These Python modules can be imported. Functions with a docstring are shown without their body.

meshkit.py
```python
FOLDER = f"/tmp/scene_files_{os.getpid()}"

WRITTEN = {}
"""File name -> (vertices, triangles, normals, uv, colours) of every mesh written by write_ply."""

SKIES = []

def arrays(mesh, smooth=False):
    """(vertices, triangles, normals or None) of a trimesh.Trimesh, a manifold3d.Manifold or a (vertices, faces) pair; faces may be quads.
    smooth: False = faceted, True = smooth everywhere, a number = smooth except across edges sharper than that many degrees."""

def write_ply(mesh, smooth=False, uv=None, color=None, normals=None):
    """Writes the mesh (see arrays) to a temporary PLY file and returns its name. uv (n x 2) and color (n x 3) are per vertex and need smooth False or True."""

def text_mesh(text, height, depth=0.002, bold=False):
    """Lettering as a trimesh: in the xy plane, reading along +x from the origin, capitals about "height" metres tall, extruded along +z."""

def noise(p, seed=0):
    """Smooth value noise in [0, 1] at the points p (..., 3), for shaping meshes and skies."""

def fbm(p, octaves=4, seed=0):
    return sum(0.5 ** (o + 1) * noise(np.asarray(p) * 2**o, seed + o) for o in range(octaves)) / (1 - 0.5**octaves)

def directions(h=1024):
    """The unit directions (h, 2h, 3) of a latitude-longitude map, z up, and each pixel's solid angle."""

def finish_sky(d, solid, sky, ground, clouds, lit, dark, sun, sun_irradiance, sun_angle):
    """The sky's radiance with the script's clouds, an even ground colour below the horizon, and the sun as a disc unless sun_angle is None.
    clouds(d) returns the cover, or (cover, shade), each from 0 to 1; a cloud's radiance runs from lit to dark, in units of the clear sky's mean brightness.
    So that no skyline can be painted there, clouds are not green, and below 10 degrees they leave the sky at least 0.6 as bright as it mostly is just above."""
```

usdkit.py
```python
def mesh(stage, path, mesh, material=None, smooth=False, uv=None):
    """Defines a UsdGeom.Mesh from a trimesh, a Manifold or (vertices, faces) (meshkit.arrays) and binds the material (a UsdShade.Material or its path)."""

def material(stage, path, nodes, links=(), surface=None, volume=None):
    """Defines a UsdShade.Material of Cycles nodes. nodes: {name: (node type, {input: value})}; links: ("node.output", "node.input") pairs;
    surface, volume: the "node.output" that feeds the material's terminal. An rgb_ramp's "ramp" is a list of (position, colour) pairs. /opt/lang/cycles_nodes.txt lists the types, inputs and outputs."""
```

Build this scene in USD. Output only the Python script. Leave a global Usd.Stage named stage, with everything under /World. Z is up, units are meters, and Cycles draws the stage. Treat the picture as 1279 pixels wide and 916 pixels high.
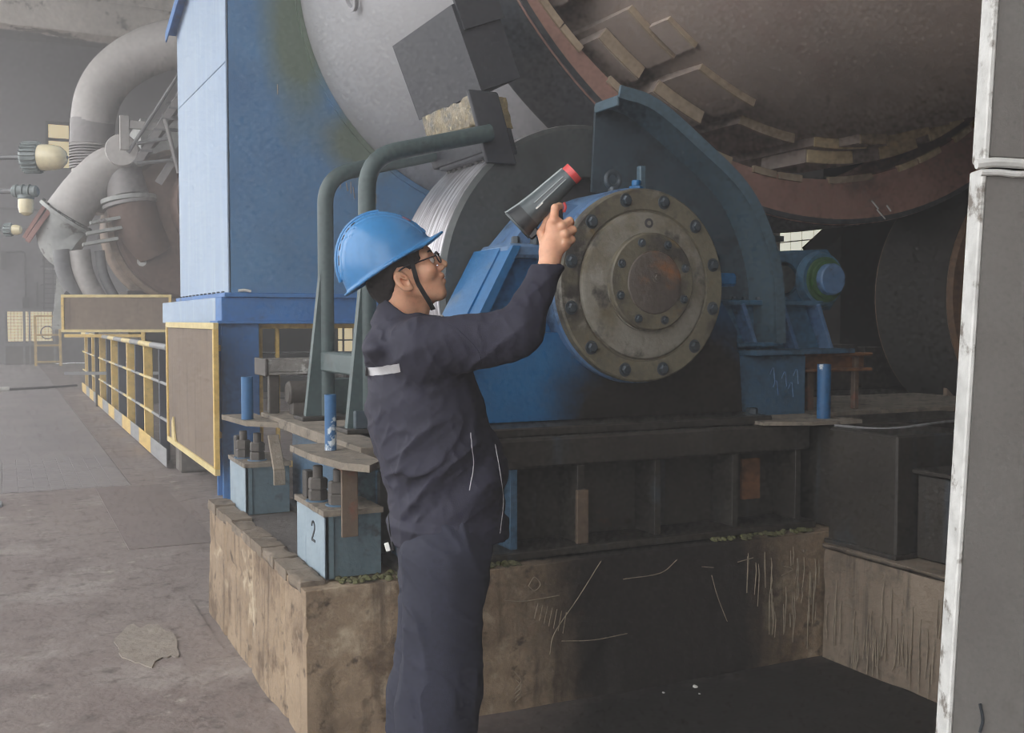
import math, random, numpy as np, trimesh, usdkit, meshkit
import manifold3d as m3
from manifold3d import Manifold
from shapely.geometry import Polygon, Point
from pxr import Usd, UsdGeom, UsdLux, UsdShade, Gf, Sdf

stage = Usd.Stage.CreateInMemory()
UsdGeom.SetStageUpAxis(stage, 'Z'); UsdGeom.SetStageMetersPerUnit(stage, 1.0)
UsdGeom.Xform.Define(stage, '/World'); UsdGeom.Scope.Define(stage, '/World/Looks')
random.seed(7); RNG = np.random.default_rng(7)

# ------------------------------------------------------------------ camera, sky, exposure
F, HC = 1300.0, 1.45
YAW, PITCH = math.radians(26.0), math.atan(58 / F)
fl = np.array([math.sin(YAW), math.cos(YAW), 0.0])      # horizontal view direction
rr = np.array([math.cos(YAW), -math.sin(YAW), 0.0])     # to the right of the view
uu = np.array([0.0, 0.0, 1.0])
cam = UsdGeom.Camera.Define(stage, '/World/camera')
cam.CreateFocalLengthAttr(36.0 * F / 1279.0); cam.CreateHorizontalApertureAttr(36.0); cam.CreateVerticalApertureAttr(36.0 * 916 / 1279)
cam.CreateClippingRangeAttr(Gf.Vec2f(0.05, 500)); cam.CreateFStopAttr(0.0)
cam.AddTranslateOp().Set(Gf.Vec3d(0, 0, HC))
cam.AddRotateZOp().Set(-math.degrees(YAW)); cam.AddRotateXOp().Set(90 - math.degrees(PITCH))
cam.CreateExposureAttr(-0.92)
sky = UsdLux.DomeLight.Define(stage, '/World/sky')
sky.CreateIntensityAttr(2.2); sky.CreateColorAttr(Gf.Vec3f(0.98, 0.985, 1.0))
HAZE = 0.017

# ------------------------------------------------------------------ materials
def S(r, g, b):
    f = lambda c: (c / 255 / 12.92) if c <= 10 else ((c / 255 + 0.055) / 1.055) ** 2.4
    return (f(r), f(g), f(b))
MATS = {}
def M(name, c1, c2=None, scale=3.0, rough=0.6, rough2=None, metal=0.0, spots=(), streak=None, bump=0.0, bscale=40.0, spec=0.5, mask=None, world=False):
    """c1..c2 mixed by soft noise; spots: (colour, scale, low, high) patches of wear; streak: (colour, low, high) vertical runs; mask: (colour, node list) a stain with a shape."""
    c2 = c2 or tuple(x * 0.8 for x in c1)
    n = {'tc': ('texture_coordinate', {}), 'ge': ('geometry', {}),
         'n0': ('noise_texture', {'scale': scale, 'detail': 6.0, 'roughness': 0.6}),
         'r0': ('rgb_ramp', {'ramp': [(0.3, c1), (0.7, c2)]}),
         'p': ('principled_bsdf', {'roughness': rough, 'metallic': metal, 'specular_ior_level': spec})}
    v = 'ge.position' if world else 'tc.object'
    l = [(v, 'n0.vector'), ('n0.fac', 'r0.fac')]
    cur = 'r0.color'
    k = 0
    for col, sc, lo, hi in spots:
        n[f's{k}'] = ('noise_texture', {'scale': sc, 'detail': 8.0, 'roughness': 0.65})
        n[f'a{k}'] = ('map_range', {'from_min': lo, 'from_max': hi, 'clamp': True})
        n[f'm{k}'] = ('mix_color', {'b': col})
        l += [(v, f's{k}.vector'), (f's{k}.fac', f'a{k}.value'), (f'a{k}.result', f'm{k}.fac'), (cur, f'm{k}.a')]
        cur = f'm{k}.result'; k += 1
    if streak:
        col, lo, hi = streak
        n['sm'] = ('mapping', {'scale': (9.0, 9.0, 0.7)})
        n['sn'] = ('noise_texture', {'scale': 1.3, 'detail': 5.0, 'roughness': 0.6})
        n['sa'] = ('map_range', {'from_min': lo, 'from_max': hi, 'clamp': True})
        n['sx'] = ('mix_color', {'b': col})
        l += [(v, 'sm.vector'), ('sm.vector', 'sn.vector'), ('sn.fac', 'sa.value'), ('sa.result', 'sx.fac'), (cur, 'sx.a')]
        cur = 'sx.result'
    if mask:  # oil stain lying around a centre: (colour, centre, radii, softness)
        for j, (col, cen, rad, soft) in enumerate(mask):
            q = f'k{j}'
            n[q + 'n'] = ('noise_texture', {'scale': 2.2, 'detail': 6.0, 'roughness': 0.65})
            n[q + 'm'] = ('mapping', {'location': tuple(-c / r for c, r in zip(cen, rad)), 'scale': tuple(1 / r for r in rad)})
            n[q + 'l'] = ('vector_math', {'math_type': 'length'})
            n[q + 'a'] = ('math', {'math_type': 'multiply_add', 'value2': 0.9, 'value3': -0.45})
            n[q + 's'] = ('math', {'math_type': 'add'})
            n[q + 'r'] = ('map_range', {'from_min': 1.0 + soft, 'from_max': 1.0 - soft, 'clamp': True})
            n[q + 'x'] = ('mix_color', {'b': col})
            l += [('ge.position', q + 'n.vector'), ('ge.position', q + 'm.vector'), (q + 'm.vector', q + 'l.vector1'), (q + 'n.fac', q + 'a.value1'),
                  (q + 'a.value', q + 's.value1'), (q + 'l.value', q + 's.value2'), (q + 's.value', q + 'r.value'), (q + 'r.result', q + 'x.fac'), (cur, q + 'x.a')]
            cur = q + 'x.result'
    l.append((cur, 'p.base_color'))
    if rough2 is not None:
        n['rm'] = ('map_range', {'from_min': 0.35, 'from_max': 0.65, 'to_min': rough, 'to_max': rough2, 'clamp': True})
        l += [('n0.fac', 'rm.value'), ('rm.result', 'p.roughness')]
    if bump:
        n['bn'] = ('noise_texture', {'scale': bscale, 'detail': 6.0, 'roughness': 0.6})
        n['bu'] = ('bump', {'strength': 0.6, 'distance': bump})
        l += [(v, 'bn.vector'), ('bn.fac', 'bu.height'), ('bu.normal', 'p.normal')]
    MATS[name] = usdkit.material(stage, '/World/Looks/' + name, n, l, surface='p.BSDF')
    return MATS[name]

OIL = S(38, 34, 30); RUST = S(120, 72, 44); DUST = S(150, 138, 124)
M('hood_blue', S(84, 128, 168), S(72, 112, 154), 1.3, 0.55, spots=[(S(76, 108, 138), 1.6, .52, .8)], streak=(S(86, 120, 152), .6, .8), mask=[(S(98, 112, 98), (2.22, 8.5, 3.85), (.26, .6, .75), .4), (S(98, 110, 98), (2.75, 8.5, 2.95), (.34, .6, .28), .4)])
M('hood_blue_lit', S(160, 178, 198), S(142, 164, 190), .8, 0.5, streak=(S(168, 186, 200), .5, .7))  # lighter copy of the hood blue: daylight on the left side painted in
M('beam_blue', S(64, 122, 184), S(52, 104, 164), 2, 0.5, spots=[(S(70, 82, 96), 5, .6, .72)], bump=.002)
M('bearing_blue', S(44, 110, 160), S(34, 90, 138), 2.5, 0.4, spots=[(S(70, 100, 130), 7, .58, .7)], bump=.002,
  mask=[(OIL, (2.62, 3.75, .95), (.62, .8, .62), .25)])
M('bearing_top', S(98, 126, 156), S(70, 104, 146), 6, 0.5, spots=[(S(60, 70, 80), 14, .55, .7)], bump=.002)
M('cover_grime', S(142, 138, 128), S(118, 112, 98), 4, 0.5, .7, spots=[(S(104, 94, 72), 4, .5, .66), (S(62, 58, 54), 7, .54, .66), (S(168, 164, 156), 3, .6, .72)], bump=.004)
M('flange_grime', S(116, 110, 92), S(96, 90, 76), 5, 0.55, spots=[(S(60, 56, 52), 4.5, .5, .64), (S(116, 98, 66), 7, .58, .7), (S(138, 134, 124), 5, .6, .7)], bump=.004)
M('cap_rust', S(96, 88, 80), S(82, 74, 68), 6, 0.6, spots=[(S(138, 92, 56), 5, .54, .68)], bump=.004)
M('bolt_dark', S(74, 84, 92), S(56, 62, 66), 20, .5, metal=.3)
M('guard_dark', S(66, 78, 86), S(56, 66, 74), 4, .5, spots=[(S(46, 48, 50), 5, .55, .7)])
M('guard_edge', S(84, 104, 116), S(72, 92, 104), 4, .5)
M('roller_steel', S(84, 88, 88), S(70, 74, 74), 3, .5, metal=.2, spots=[(S(56, 58, 56), 5, .5, .7)])
# bright worn tread: rings of polish around the roller axis
n = {'ge': ('geometry', {}), 'sx': ('separate_xyz', {}), 'cx': ('combine_xyz', {}), 'no': ('noise_texture', {'scale': 1.0, 'detail': 4.0, 'roughness': .7}),
     'mp': ('mapping', {'scale': (1.2, 26.0, 1.2)}), 'ra': ('rgb_ramp', {'ramp': [(.28, S(120, 118, 122)), (.42, S(228, 228, 232)), (.5, S(140, 134, 140)), (.58, S(236, 236, 240)), (.72, S(110, 104, 110))]}),
     'rr': ('map_range', {'to_min': .16, 'to_max': .5}), 'p': ('principled_bsdf', {'metallic': .85})}
MATS['tread_polish'] = usdkit.material(stage, '/World/Looks/tread_polish', n, [('ge.position', 'mp.vector'), ('mp.vector', 'no.vector'), ('no.fac', 'ra.fac'), ('ra.color', 'p.base_color'), ('no.fac', 'rr.value'), ('rr.result', 'p.roughness')], surface='p.BSDF')
M('roller_brown', S(120, 92, 68), S(92, 70, 52), 3, .6, spots=[(S(150, 116, 84), 5, .58, .7), (S(60, 48, 38), 4, .55, .7)], bump=.003)
M('tyre_face', S(168, 130, 118), S(142, 112, 102), 2, .6, spots=[(S(84, 66, 62), 3, .55, .75), (S(140, 110, 96), 12, .62, .75)], bump=.002)
M('tyre_tread', S(86, 88, 90), S(70, 72, 76), 1.6, .45, metal=.3, spots=[(S(52, 56, 62), 2, .5, .7)])
M('shell_brown', S(164, 150, 140), S(148, 136, 128), .6, .7, spots=[(S(116, 106, 100), 1.0, .5, .8), (S(138, 114, 108), .8, .55, .8)])
M('shell_grey', S(170, 170, 172), S(154, 154, 156), .9, .55)
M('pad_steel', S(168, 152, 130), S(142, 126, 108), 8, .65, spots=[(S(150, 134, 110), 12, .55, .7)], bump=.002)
M('pad_steel_lit', S(216, 198, 160), S(190, 170, 134), 10, .6, bump=.002)
M('graphite', S(64, 66, 70), S(54, 56, 62), 3, .55, bump=.001)
M('oily_sludge', S(150, 136, 104), S(74, 70, 60), 16, .25, spots=[(S(190, 176, 140), 24, .58, .68)], bump=.012, bscale=34)
M('tray_sludge', S(150, 146, 140), S(96, 92, 88), 9, .5, spots=[(S(190, 188, 184), 16, .56, .66)], bump=.008, bscale=40)
M('grease_black', S(70, 70, 70), S(40, 40, 40), 30, .2, spots=[(S(130, 130, 128), 40, .6, .7)], bump=.012, bscale=60)
M('pipe_green', S(76, 90, 90), S(62, 76, 76), 5, .5, spots=[(S(58, 64, 64), 9, .55, .7)])
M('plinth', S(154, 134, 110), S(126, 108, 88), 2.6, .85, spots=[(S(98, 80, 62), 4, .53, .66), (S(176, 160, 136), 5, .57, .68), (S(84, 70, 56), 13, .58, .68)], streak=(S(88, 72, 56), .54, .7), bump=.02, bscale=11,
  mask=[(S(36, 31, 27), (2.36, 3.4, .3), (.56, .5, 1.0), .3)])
M('plinth_wing', S(138, 124, 108), S(116, 102, 88), 2.5, .85, spots=[(S(88, 78, 66), 5, .55, .7)], streak=(S(66, 58, 48), .55, .68), bump=.012, bscale=16)
M('kerb', S(128, 116, 102), S(104, 92, 78), 6, .9, spots=[(S(80, 70, 60), 9, .55, .7)], bump=.012, bscale=24)
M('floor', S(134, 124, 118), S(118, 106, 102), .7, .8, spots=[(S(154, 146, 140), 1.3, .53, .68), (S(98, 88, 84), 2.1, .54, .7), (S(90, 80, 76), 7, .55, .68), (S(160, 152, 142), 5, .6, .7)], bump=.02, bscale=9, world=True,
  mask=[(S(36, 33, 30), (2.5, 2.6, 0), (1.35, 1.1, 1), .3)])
M('patch', S(122, 110, 106), S(108, 98, 94), 2, .85, bump=.008, bscale=20)
M('patch_pale', S(150, 141, 130), S(130, 121, 112), 9, .9, bump=.01, bscale=30)
M('tile', S(142, 136, 134), S(124, 118, 118), 1.0, .6, bump=.004, bscale=20)
M('frame_dark', S(60, 56, 51), S(46, 42, 38), 3, .45, spots=[(S(62, 72, 80), 4, .62, .76), (S(84, 60, 44), 6, .64, .75)], streak=(S(64, 70, 76), .6, .75), bump=.004)
M('frame_blue', S(74, 104, 128), S(58, 84, 106), 4, .5, spots=[(S(54, 60, 64), 6, .55, .7)], bump=.003)
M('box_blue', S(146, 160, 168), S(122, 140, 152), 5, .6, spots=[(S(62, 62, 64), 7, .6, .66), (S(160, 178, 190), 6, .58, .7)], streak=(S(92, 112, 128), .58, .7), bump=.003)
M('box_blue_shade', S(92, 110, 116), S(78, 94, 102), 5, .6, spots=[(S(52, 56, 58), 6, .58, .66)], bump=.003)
M('dirty_top', S(136, 126, 112), S(106, 98, 88), 9, .9, spots=[(S(72, 66, 60), 16, .56, .68)], bump=.01, bscale=40)
M('socket_blue', S(48, 98, 142), S(40, 84, 126), 5, .45, spots=[(S(196, 204, 208), 11, .6, .63)])
M('nut_dark', S(84, 78, 72), S(60, 56, 52), 12, .6, bump=.003)
M('rust_plate', S(110, 94, 78), S(88, 74, 62), 8, .7, spots=[(S(128, 76, 56), 8, .55, .68)], bump=.003)
M('rust_orange', S(132, 88, 54), S(92, 66, 48), 7, .7, bump=.004)
M('yellow', S(218, 188, 114), S(198, 164, 88), 5, .55, spots=[(S(150, 116, 70), 9, .6, .72)])
M('yellow_pale', S(214, 196, 140), S(200, 178, 120), 5, .55)
M('rail_black', S(62, 64, 76), S(48, 50, 60), 5, .5)
M('rail_grey', S(150, 150, 150), S(128, 128, 130), 4, .6)
M('mesh_brown', S(122, 106, 90), S(108, 92, 78), 3, .7, streak=(S(90, 76, 64), .55, .7), bump=.003, bscale=140)
M('conc_dark', S(96, 90, 84), S(76, 70, 66), 2, .9, bump=.01)
M('conc_block', S(112, 106, 100), S(98, 92, 88), 5, .9, bump=.006)
M('wall_grey', S(124, 122, 124), S(112, 110, 114), .3, .9, bump=.01, bscale=4)
M('wall_low', S(136, 126, 122), S(122, 112, 110), .5, .9, bump=.01, bscale=4)
M('conc_beam', S(208, 202, 194), S(186, 180, 172), .8, .9, spots=[(S(118, 112, 106), 1.2, .58, .62)], bump=.03, bscale=3)
M('ceiling', S(120, 118, 116), S(106, 104, 102), .4, .9)
M('near_black', S(50, 46, 44), S(38, 36, 34), .8, .9, bump=.01, bscale=6)  # near black: darkness around and under the kiln put into the colour
M('duct_grey', S(190, 186, 182), S(174, 170, 166), .9, .5, bump=.002, bscale=10)
M('duct_shade', S(150, 146, 144), S(132, 128, 128), 1.2, .5)
M('flange_pale', S(186, 188, 184), S(150, 152, 150), 2.2, .6, spots=[(S(110, 100, 98), 5, .58, .64)])
M('flange_red', S(176, 132, 124), S(160, 120, 114), 2.2, .6)
M('drum_brown', S(118, 96, 86), S(102, 84, 76), .8, .7, spots=[(S(90, 74, 68), 1.4, .55, .7)])
M('rib_tan', S(160, 140, 122), S(134, 116, 100), 2, .6)
M('steel_grey', S(132, 132, 132), S(112, 112, 114), 2, .5)
M('dark_iron', S(66, 64, 66), S(52, 50, 52), 3, .6)
M('lamp_body', S(140, 148, 148), S(120, 128, 128), 6, .5)
M('lamp_glass', S(232, 222, 190), S(224, 214, 182), 2, .15)
M('post_grey', S(122, 120, 116), S(104, 100, 96), 2.5, .6, spots=[(S(82, 76, 70), 4, .6, .72)], bump=.002)
M('post_white', S(214, 214, 210), S(182, 182, 178), 16, .7, spots=[(S(118, 112, 104), 12, .56, .64)], bump=.003)
M('chalk', S(158, 144, 124), S(130, 118, 102), 20, .9)
M('paint_black', S(40, 44, 50), S(50, 54, 58), 20, .7)
M('white_mark', S(208, 208, 204), S(190, 190, 186), 10, .8)
M('hose_dark', S(64, 60, 62), S(54, 50, 52), 3, .6)
M('motor_blue', S(70, 108, 134), S(54, 88, 114), 6, .45, spots=[(S(96, 120, 134), 10, .6, .7)], bump=.004, bscale=50)
M('seal_green', S(74, 108, 66), S(58, 86, 52), 9, .5)
M('scrap_white', S(230, 230, 226), S(220, 220, 214), 9, .3)
M('drip_pale', S(150, 138, 120), S(130, 118, 102), 14, .9)
M('moss', S(96, 98, 62), S(78, 74, 50), 20, .9, bump=.01)
# person
M('navy', S(40, 39, 56), S(34, 34, 48), 3, .8, bump=.0012, bscale=300)
M('navy_trousers', S(38, 40, 56), S(33, 35, 49), 3, .85, bump=.0012, bscale=300)
M('reflective', S(206, 206, 208), S(190, 190, 192), 30, .4)
M('piping', S(200, 200, 204), S(180, 180, 184), 30, .6)
M('hair', S(46, 40, 38), S(32, 28, 28), 60, .6, bump=.002, bscale=200)
M('strap_black', S(40, 38, 40), S(32, 32, 34), 30, .7)
M('lens_frame', S(44, 36, 40), S(36, 30, 34), 10, .3)
M('shirt', S(176, 178, 172), S(120, 124, 120), 60, .8)
M('eye_white', S(226, 220, 214), S(220, 212, 206), 10, .2)
M('iris', S(50, 34, 26), S(44, 30, 24), 10, .2)
M('lip', S(190, 130, 112), S(180, 120, 104), 20, .5)
M('boot', S(44, 40, 38), S(36, 33, 32), 20, .6)
M('helmet_blue', S(66, 128, 180), S(60, 118, 170), 4, .25)
M('helmet_badge', S(150, 96, 110), S(120, 90, 120), 30, .5)
M('gun_grey', S(82, 90, 92), S(70, 78, 80), 8, .35)
M('gun_edge', S(160, 166, 166), S(140, 146, 148), 8, .4)
M('gun_dark', S(58, 60, 62), S(48, 50, 52), 8, .4)
M('gun_red', S(214, 84, 82), S(196, 70, 70), 8, .4)
nn = {'tc': ('texture_coordinate', {}), 'n0': ('noise_texture', {'scale': 22.0, 'detail': 5.0}), 'r0': ('rgb_ramp', {'ramp': [(.3, S(224, 172, 140)), (.7, S(210, 154, 124))]}),
      'p': ('principled_bsdf', {'roughness': .5, 'subsurface_weight': .15, 'subsurface_scale': .006})}
MATS['skin'] = usdkit.material(stage, '/World/Looks/skin', nn, [('tc.object', 'n0.vector'), ('n0.fac', 'r0.fac'), ('r0.color', 'p.base_color')], surface='p.BSDF')
def emit(name, col, st):
    MATS[name] = usdkit.material(stage, '/World/Looks/' + name, {'e': ('emission', {'color': col, 'strength': st})}, [], surface='e.emission')
emit('window_warm', S(255, 234, 184), 1.7)
emit('window_pale', S(244, 244, 226), 1.8)
MATS['haze'] = usdkit.material(stage, '/World/Looks/haze', {'v': ('principled_volume', {'color': (.93, .91, .9), 'density': HAZE, 'anisotropy': 0.2})}, [], volume='v.volume')

# ------------------------------------------------------------------ helpers: names, things, parts
TAKEN = {}
def numbered(path):
    k = TAKEN.get(path, -1) + 1; TAKEN[path] = k
    return path if k == 0 else f'{path}_{k:03d}'
ORIGIN = {}
def tag(p, label=None, cat=None, group=None, kind=None):
    for k, v in (('label', label), ('category', cat), ('group', group), ('kind', kind)):
        if v: p.SetCustomDataByKey(k, v)
def thing(name, label, cat, loc=(0, 0, 0), group=None, kind=None):
    path = numbered('/World/' + name)
    x = UsdGeom.Xform.Define(stage, path); x.AddTranslateOp().Set(Gf.Vec3d(*map(float, loc)))
    ORIGIN[path] = np.array(loc, float)
    tag(x.GetPrim(), label, cat, group, kind)
    return path
def part(parent, name, mesh, mat, label=None, smooth=35, kind=None):
    o = ORIGIN[parent]; path = numbered(parent + '/' + name)
    v, f = tm(mesh)
    usdkit.mesh(stage, path, (v - o, f), MATS[mat], smooth)
    ORIGIN[path] = o
    tag(stage.GetPrimAtPath(path), label, None, None, kind)
    return path
def solo(name, mesh, mat, label=None, cat=None, group=None, kind=None, smooth=35):
    path = numbered('/World/' + name); v, f = tm(mesh)
    usdkit.mesh(stage, path, (v, f), MATS[mat], smooth); ORIGIN[path] = np.zeros(3)
    tag(stage.GetPrimAtPath(path), label, cat, group, kind)
    return path
def dup(src, label, loc, rotz=0.0, group=None):
    base = src.split('/')[-1]
    base = base[:-4] if base[-4:-3] == '_' and base[-3:].isdigit() else base
    path = numbered('/World/' + base)
    p = stage.DefinePrim(path, 'Xform'); p.GetReferences().AddInternalReference(src); p.SetInstanceable(True)
    x = UsdGeom.Xformable(p); x.ClearXformOpOrder()
    x.GetPrim().CreateAttribute('xformOp:translate', Sdf.ValueTypeNames.Double3).Set(Gf.Vec3d(*map(float, loc)))
    r = p.CreateAttribute('xformOp:rotateZ', Sdf.ValueTypeNames.Float); r.Set(float(rotz))
    p.CreateAttribute('xformOpOrder', Sdf.ValueTypeNames.TokenArray).Set(['xformOp:translate', 'xformOp:rotateZ'])
    tag(p, label, None, group)
    return path
# ------------------------------------------------------------------ helpers: shapes
def tm(m):
    if isinstance(m, list): m = J(*m)
    v, f, _ = meshkit.arrays(m); return np.asarray(v, float), np.asarray(f)
def T(m):
    v, f = tm(m); return trimesh.Trimesh(v, f, process=False)
def J(*ms):
    return trimesh.util.concatenate([T(m) for m in ms])
def box(x0, x1, y0, y1, z0, z1, b=.004):
    b = min(b, .3 * min(x1 - x0, y1 - y0, z1 - z0))
    pts = []
    for x, sx in ((x0, 1), (x1, -1)):
        for y, sy in ((y0, 1), (y1, -1)):
            for z, sz in ((z0, 1), (z1, -1)):
                pts += [(x + sx * b, y + sy * b, z), (x + sx * b, y, z + sz * b), (x, y + sy * b, z + sz * b)]
    return T(Manifold.hull_points(np.array(pts)))
def obb(c, size, X, Y, Z, b=.003):
    m = box(*[s for d in size for s in (-d / 2, d / 2)], b=b)
    R = np.stack([X, Y, Z], 1); m.vertices = m.vertices @ R.T + np.array(c); return m
def unit(v): v = np.asarray(v, float); return v / np.linalg.norm(v)
def basis(d):
    d = unit(d); a = np.array([0, 0, 1.0]) if abs(d[2]) < .9 else np.array([1.0, 0, 0])
    x = unit(np.cross(a, d)); return x, np.cross(d, x), d
def lathe(profile, p0, axis, n=32, closed=True):
    """profile: (radius, distance along axis) pairs; first and last usually at radius 0."""
    X, Y, D = basis(axis); p0 = np.array(p0, float); v, rows = [], []
    for r, h in profile:
        if r < 1e-6: rows.append([len(v)]); v.append(p0 + D * h)
        else:
            rows.append(list(range(len(v), len(v) + n)))
            for k in range(n):
                a = 2 * math.pi * k / n; v.append(p0 + D * h + r * (math.cos(a) * X + math.sin(a) * Y))
    f = []
    for a, b in zip(rows, rows[1:]):
        for k in range(n):
            k2 = (k + 1) % n
            if len(a) == 1 and len(b) == 1: continue
            if len(a) == 1: f.append((a[0], b[k2], b[k]))
            elif len(b) == 1: f.append((a[k], a[k2], b[0]))
            else: f += [(a[k], a[k2], b[k2]), (a[k], b[k2], b[k])]
    return trimesh.Trimesh(np.array(v), np.array(f), process=False)
def cyl(p0, p1, r0, r1=None, n=20, c=.003):
    r1 = r0 if r1 is None else r1; p0, p1 = np.array(p0, float), np.array(p1, float); L = np.linalg.norm(p1 - p0); c = min(c, r0 * .3, r1 * .3, L * .3)
    return lathe([(0, 0), (r0 - c, 0), (r0, c), (r1, L - c), (r1 - c, L), (0, L)], p0, p1 - p0, n)
def ring(p0, axis, ri, ro, h, n=48, c=.004):
    return lathe([(ri, 0), (ro - c, 0), (ro, c), (ro, h - c), (ro - c, h), (ri, h), (ri, 0)], p0, axis, n)
def tube(pts, r, n=12):
    pts = np.array(pts, float); k = len(pts); r = np.broadcast_to(r, (k,))
    t = np.gradient(pts, axis=0); t /= np.linalg.norm(t, axis=1)[:, None]
    X, Y, _ = basis(t[0]); v = []
    for i in range(k):
        X = unit(X - t[i] * (X @ t[i])); Y = np.cross(t[i], X)
        a = np.arange(n) * 2 * math.pi / n
        v.append(pts[i] + r[i] * (np.cos(a)[:, None] * X + np.sin(a)[:, None] * Y))
    v = np.vstack(v + [pts[:1], pts[-1:]]); f = []
    for i in range(k - 1):
        for j in range(n):
            j2 = (j + 1) % n; a, b = i * n, (i + 1) * n
            f += [(a + j, a + j2, b + j2), (a + j, b + j2, b + j)]
    for j in range(n):
        j2 = (j + 1) % n; f += [(k * n, j2, j), (k * n + 1, (k - 1) * n + j, (k - 1) * n + j2)]
    return trimesh.Trimesh(v, np.array(f), process=False)
def curve(pts, n=8):
    """Catmull-Rom through the points."""
    p = np.array(pts, float); p = np.vstack([2 * p[0] - p[1], p, 2 * p[-1] - p[-2]]); out = []
    for i in range(1, len(p) - 2):
        for t in np.arange(n) / n:
            a, b, c, d = p[i - 1:i + 3]
            out.append(.5 * (2 * b + (c - a) * t + (2 * a - 5 * b + 4 * c - d) * t * t + (3 * b - a - 3 * c + d) * t ** 3))
    return np.array(out + [p[-2]])
def bend(pts, rad, n=6):
    """A polyline with its inner corners rounded."""
    p = [np.array(x, float) for x in pts]; out = [p[0]]
    for a, b, c in zip(p, p[1:], p[2:]):
        s, e = b + unit(a - b) * rad, b + unit(c - b) * rad
        for t in np.linspace(0, 1, n): out.append((1 - t) ** 2 * s + 2 * t * (1 - t) * b + t * t * e)
    return np.array(out + [p[-1]])
def prism(poly, axis, a, b):
    """poly: shapely polygon or points. axis 'y': poly in (x, z) from y=a to b; 'x': poly in (y, z); 'z': poly in (x, y)."""
    poly = poly if isinstance(poly, Polygon) else Polygon(poly)
    m = trimesh.creation.extrude_polygon(poly, b - a, engine='earcut'); v = m.vertices.copy(); w = np.empty_like(v)
    if axis == 'z': w = v + [0, 0, a]
    elif axis == 'y': w[:, 0], w[:, 2], w[:, 1] = v[:, 0], v[:, 1], v[:, 2] + a
    else: w[:, 1], w[:, 2], w[:, 0] = v[:, 0], v[:, 1], v[:, 2] + a
    f = m.faces if axis != 'y' else m.faces[:, ::-1]
    return trimesh.Trimesh(w, f, process=False)
def bolt(p, axis, r=.018, h=.016, washer=True):
    p = np.array(p, float); d = unit(axis); ms = []
    if washer: ms.append(cyl(p - d * .002, p + d * .004, r * 1.45, n=16, c=.001))
    ms.append(lathe([(0, 0), (r, 0), (r, h * .8), (r * .8, h), (0, h)], p, d, 6)); return J(*ms)
def arc_block(cx, cz, r0, r1, a0, a1, y0, y1, n=5):
    """A piece of a ring about the kiln axis; angles in degrees from straight down, positive to +x."""
    a = np.radians(np.linspace(a0, a1, n + 1)); v = []
    for y in (y0, y1):
        for r in (r0, r1):
            for t in a: v.append((cx + r * math.sin(t), y, cz - r * math.cos(t)))
    g = lambda iy, ir, k: (iy * 2 + ir) * (n + 1) + k; f = []
    def q(a, b, c, d): f.extend([(a, b, c), (a, c, d)])
    for k in range(n):
        q(g(0, 0, k), g(0, 1, k), g(0, 1, k + 1), g(0, 0, k + 1)); q(g(1, 0, k), g(1, 0, k + 1), g(1, 1, k + 1), g(1, 1, k))
        q(g(0, 1, k), g(1, 1, k), g(1, 1, k + 1), g(0, 1, k + 1)); q(g(0, 0, k), g(0, 0, k + 1), g(1, 0, k + 1), g(1, 0, k))
    q(g(0, 0, 0), g(1, 0, 0), g(1, 1, 0), g(0, 1, 0)); q(g(0, 0, n), g(0, 1, n), g(1, 1, n), g(1, 0, n))
    m = trimesh.Trimesh(np.array(v), np.array(f), process=False); trimesh.repair.fix_normals(m); return m
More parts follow.
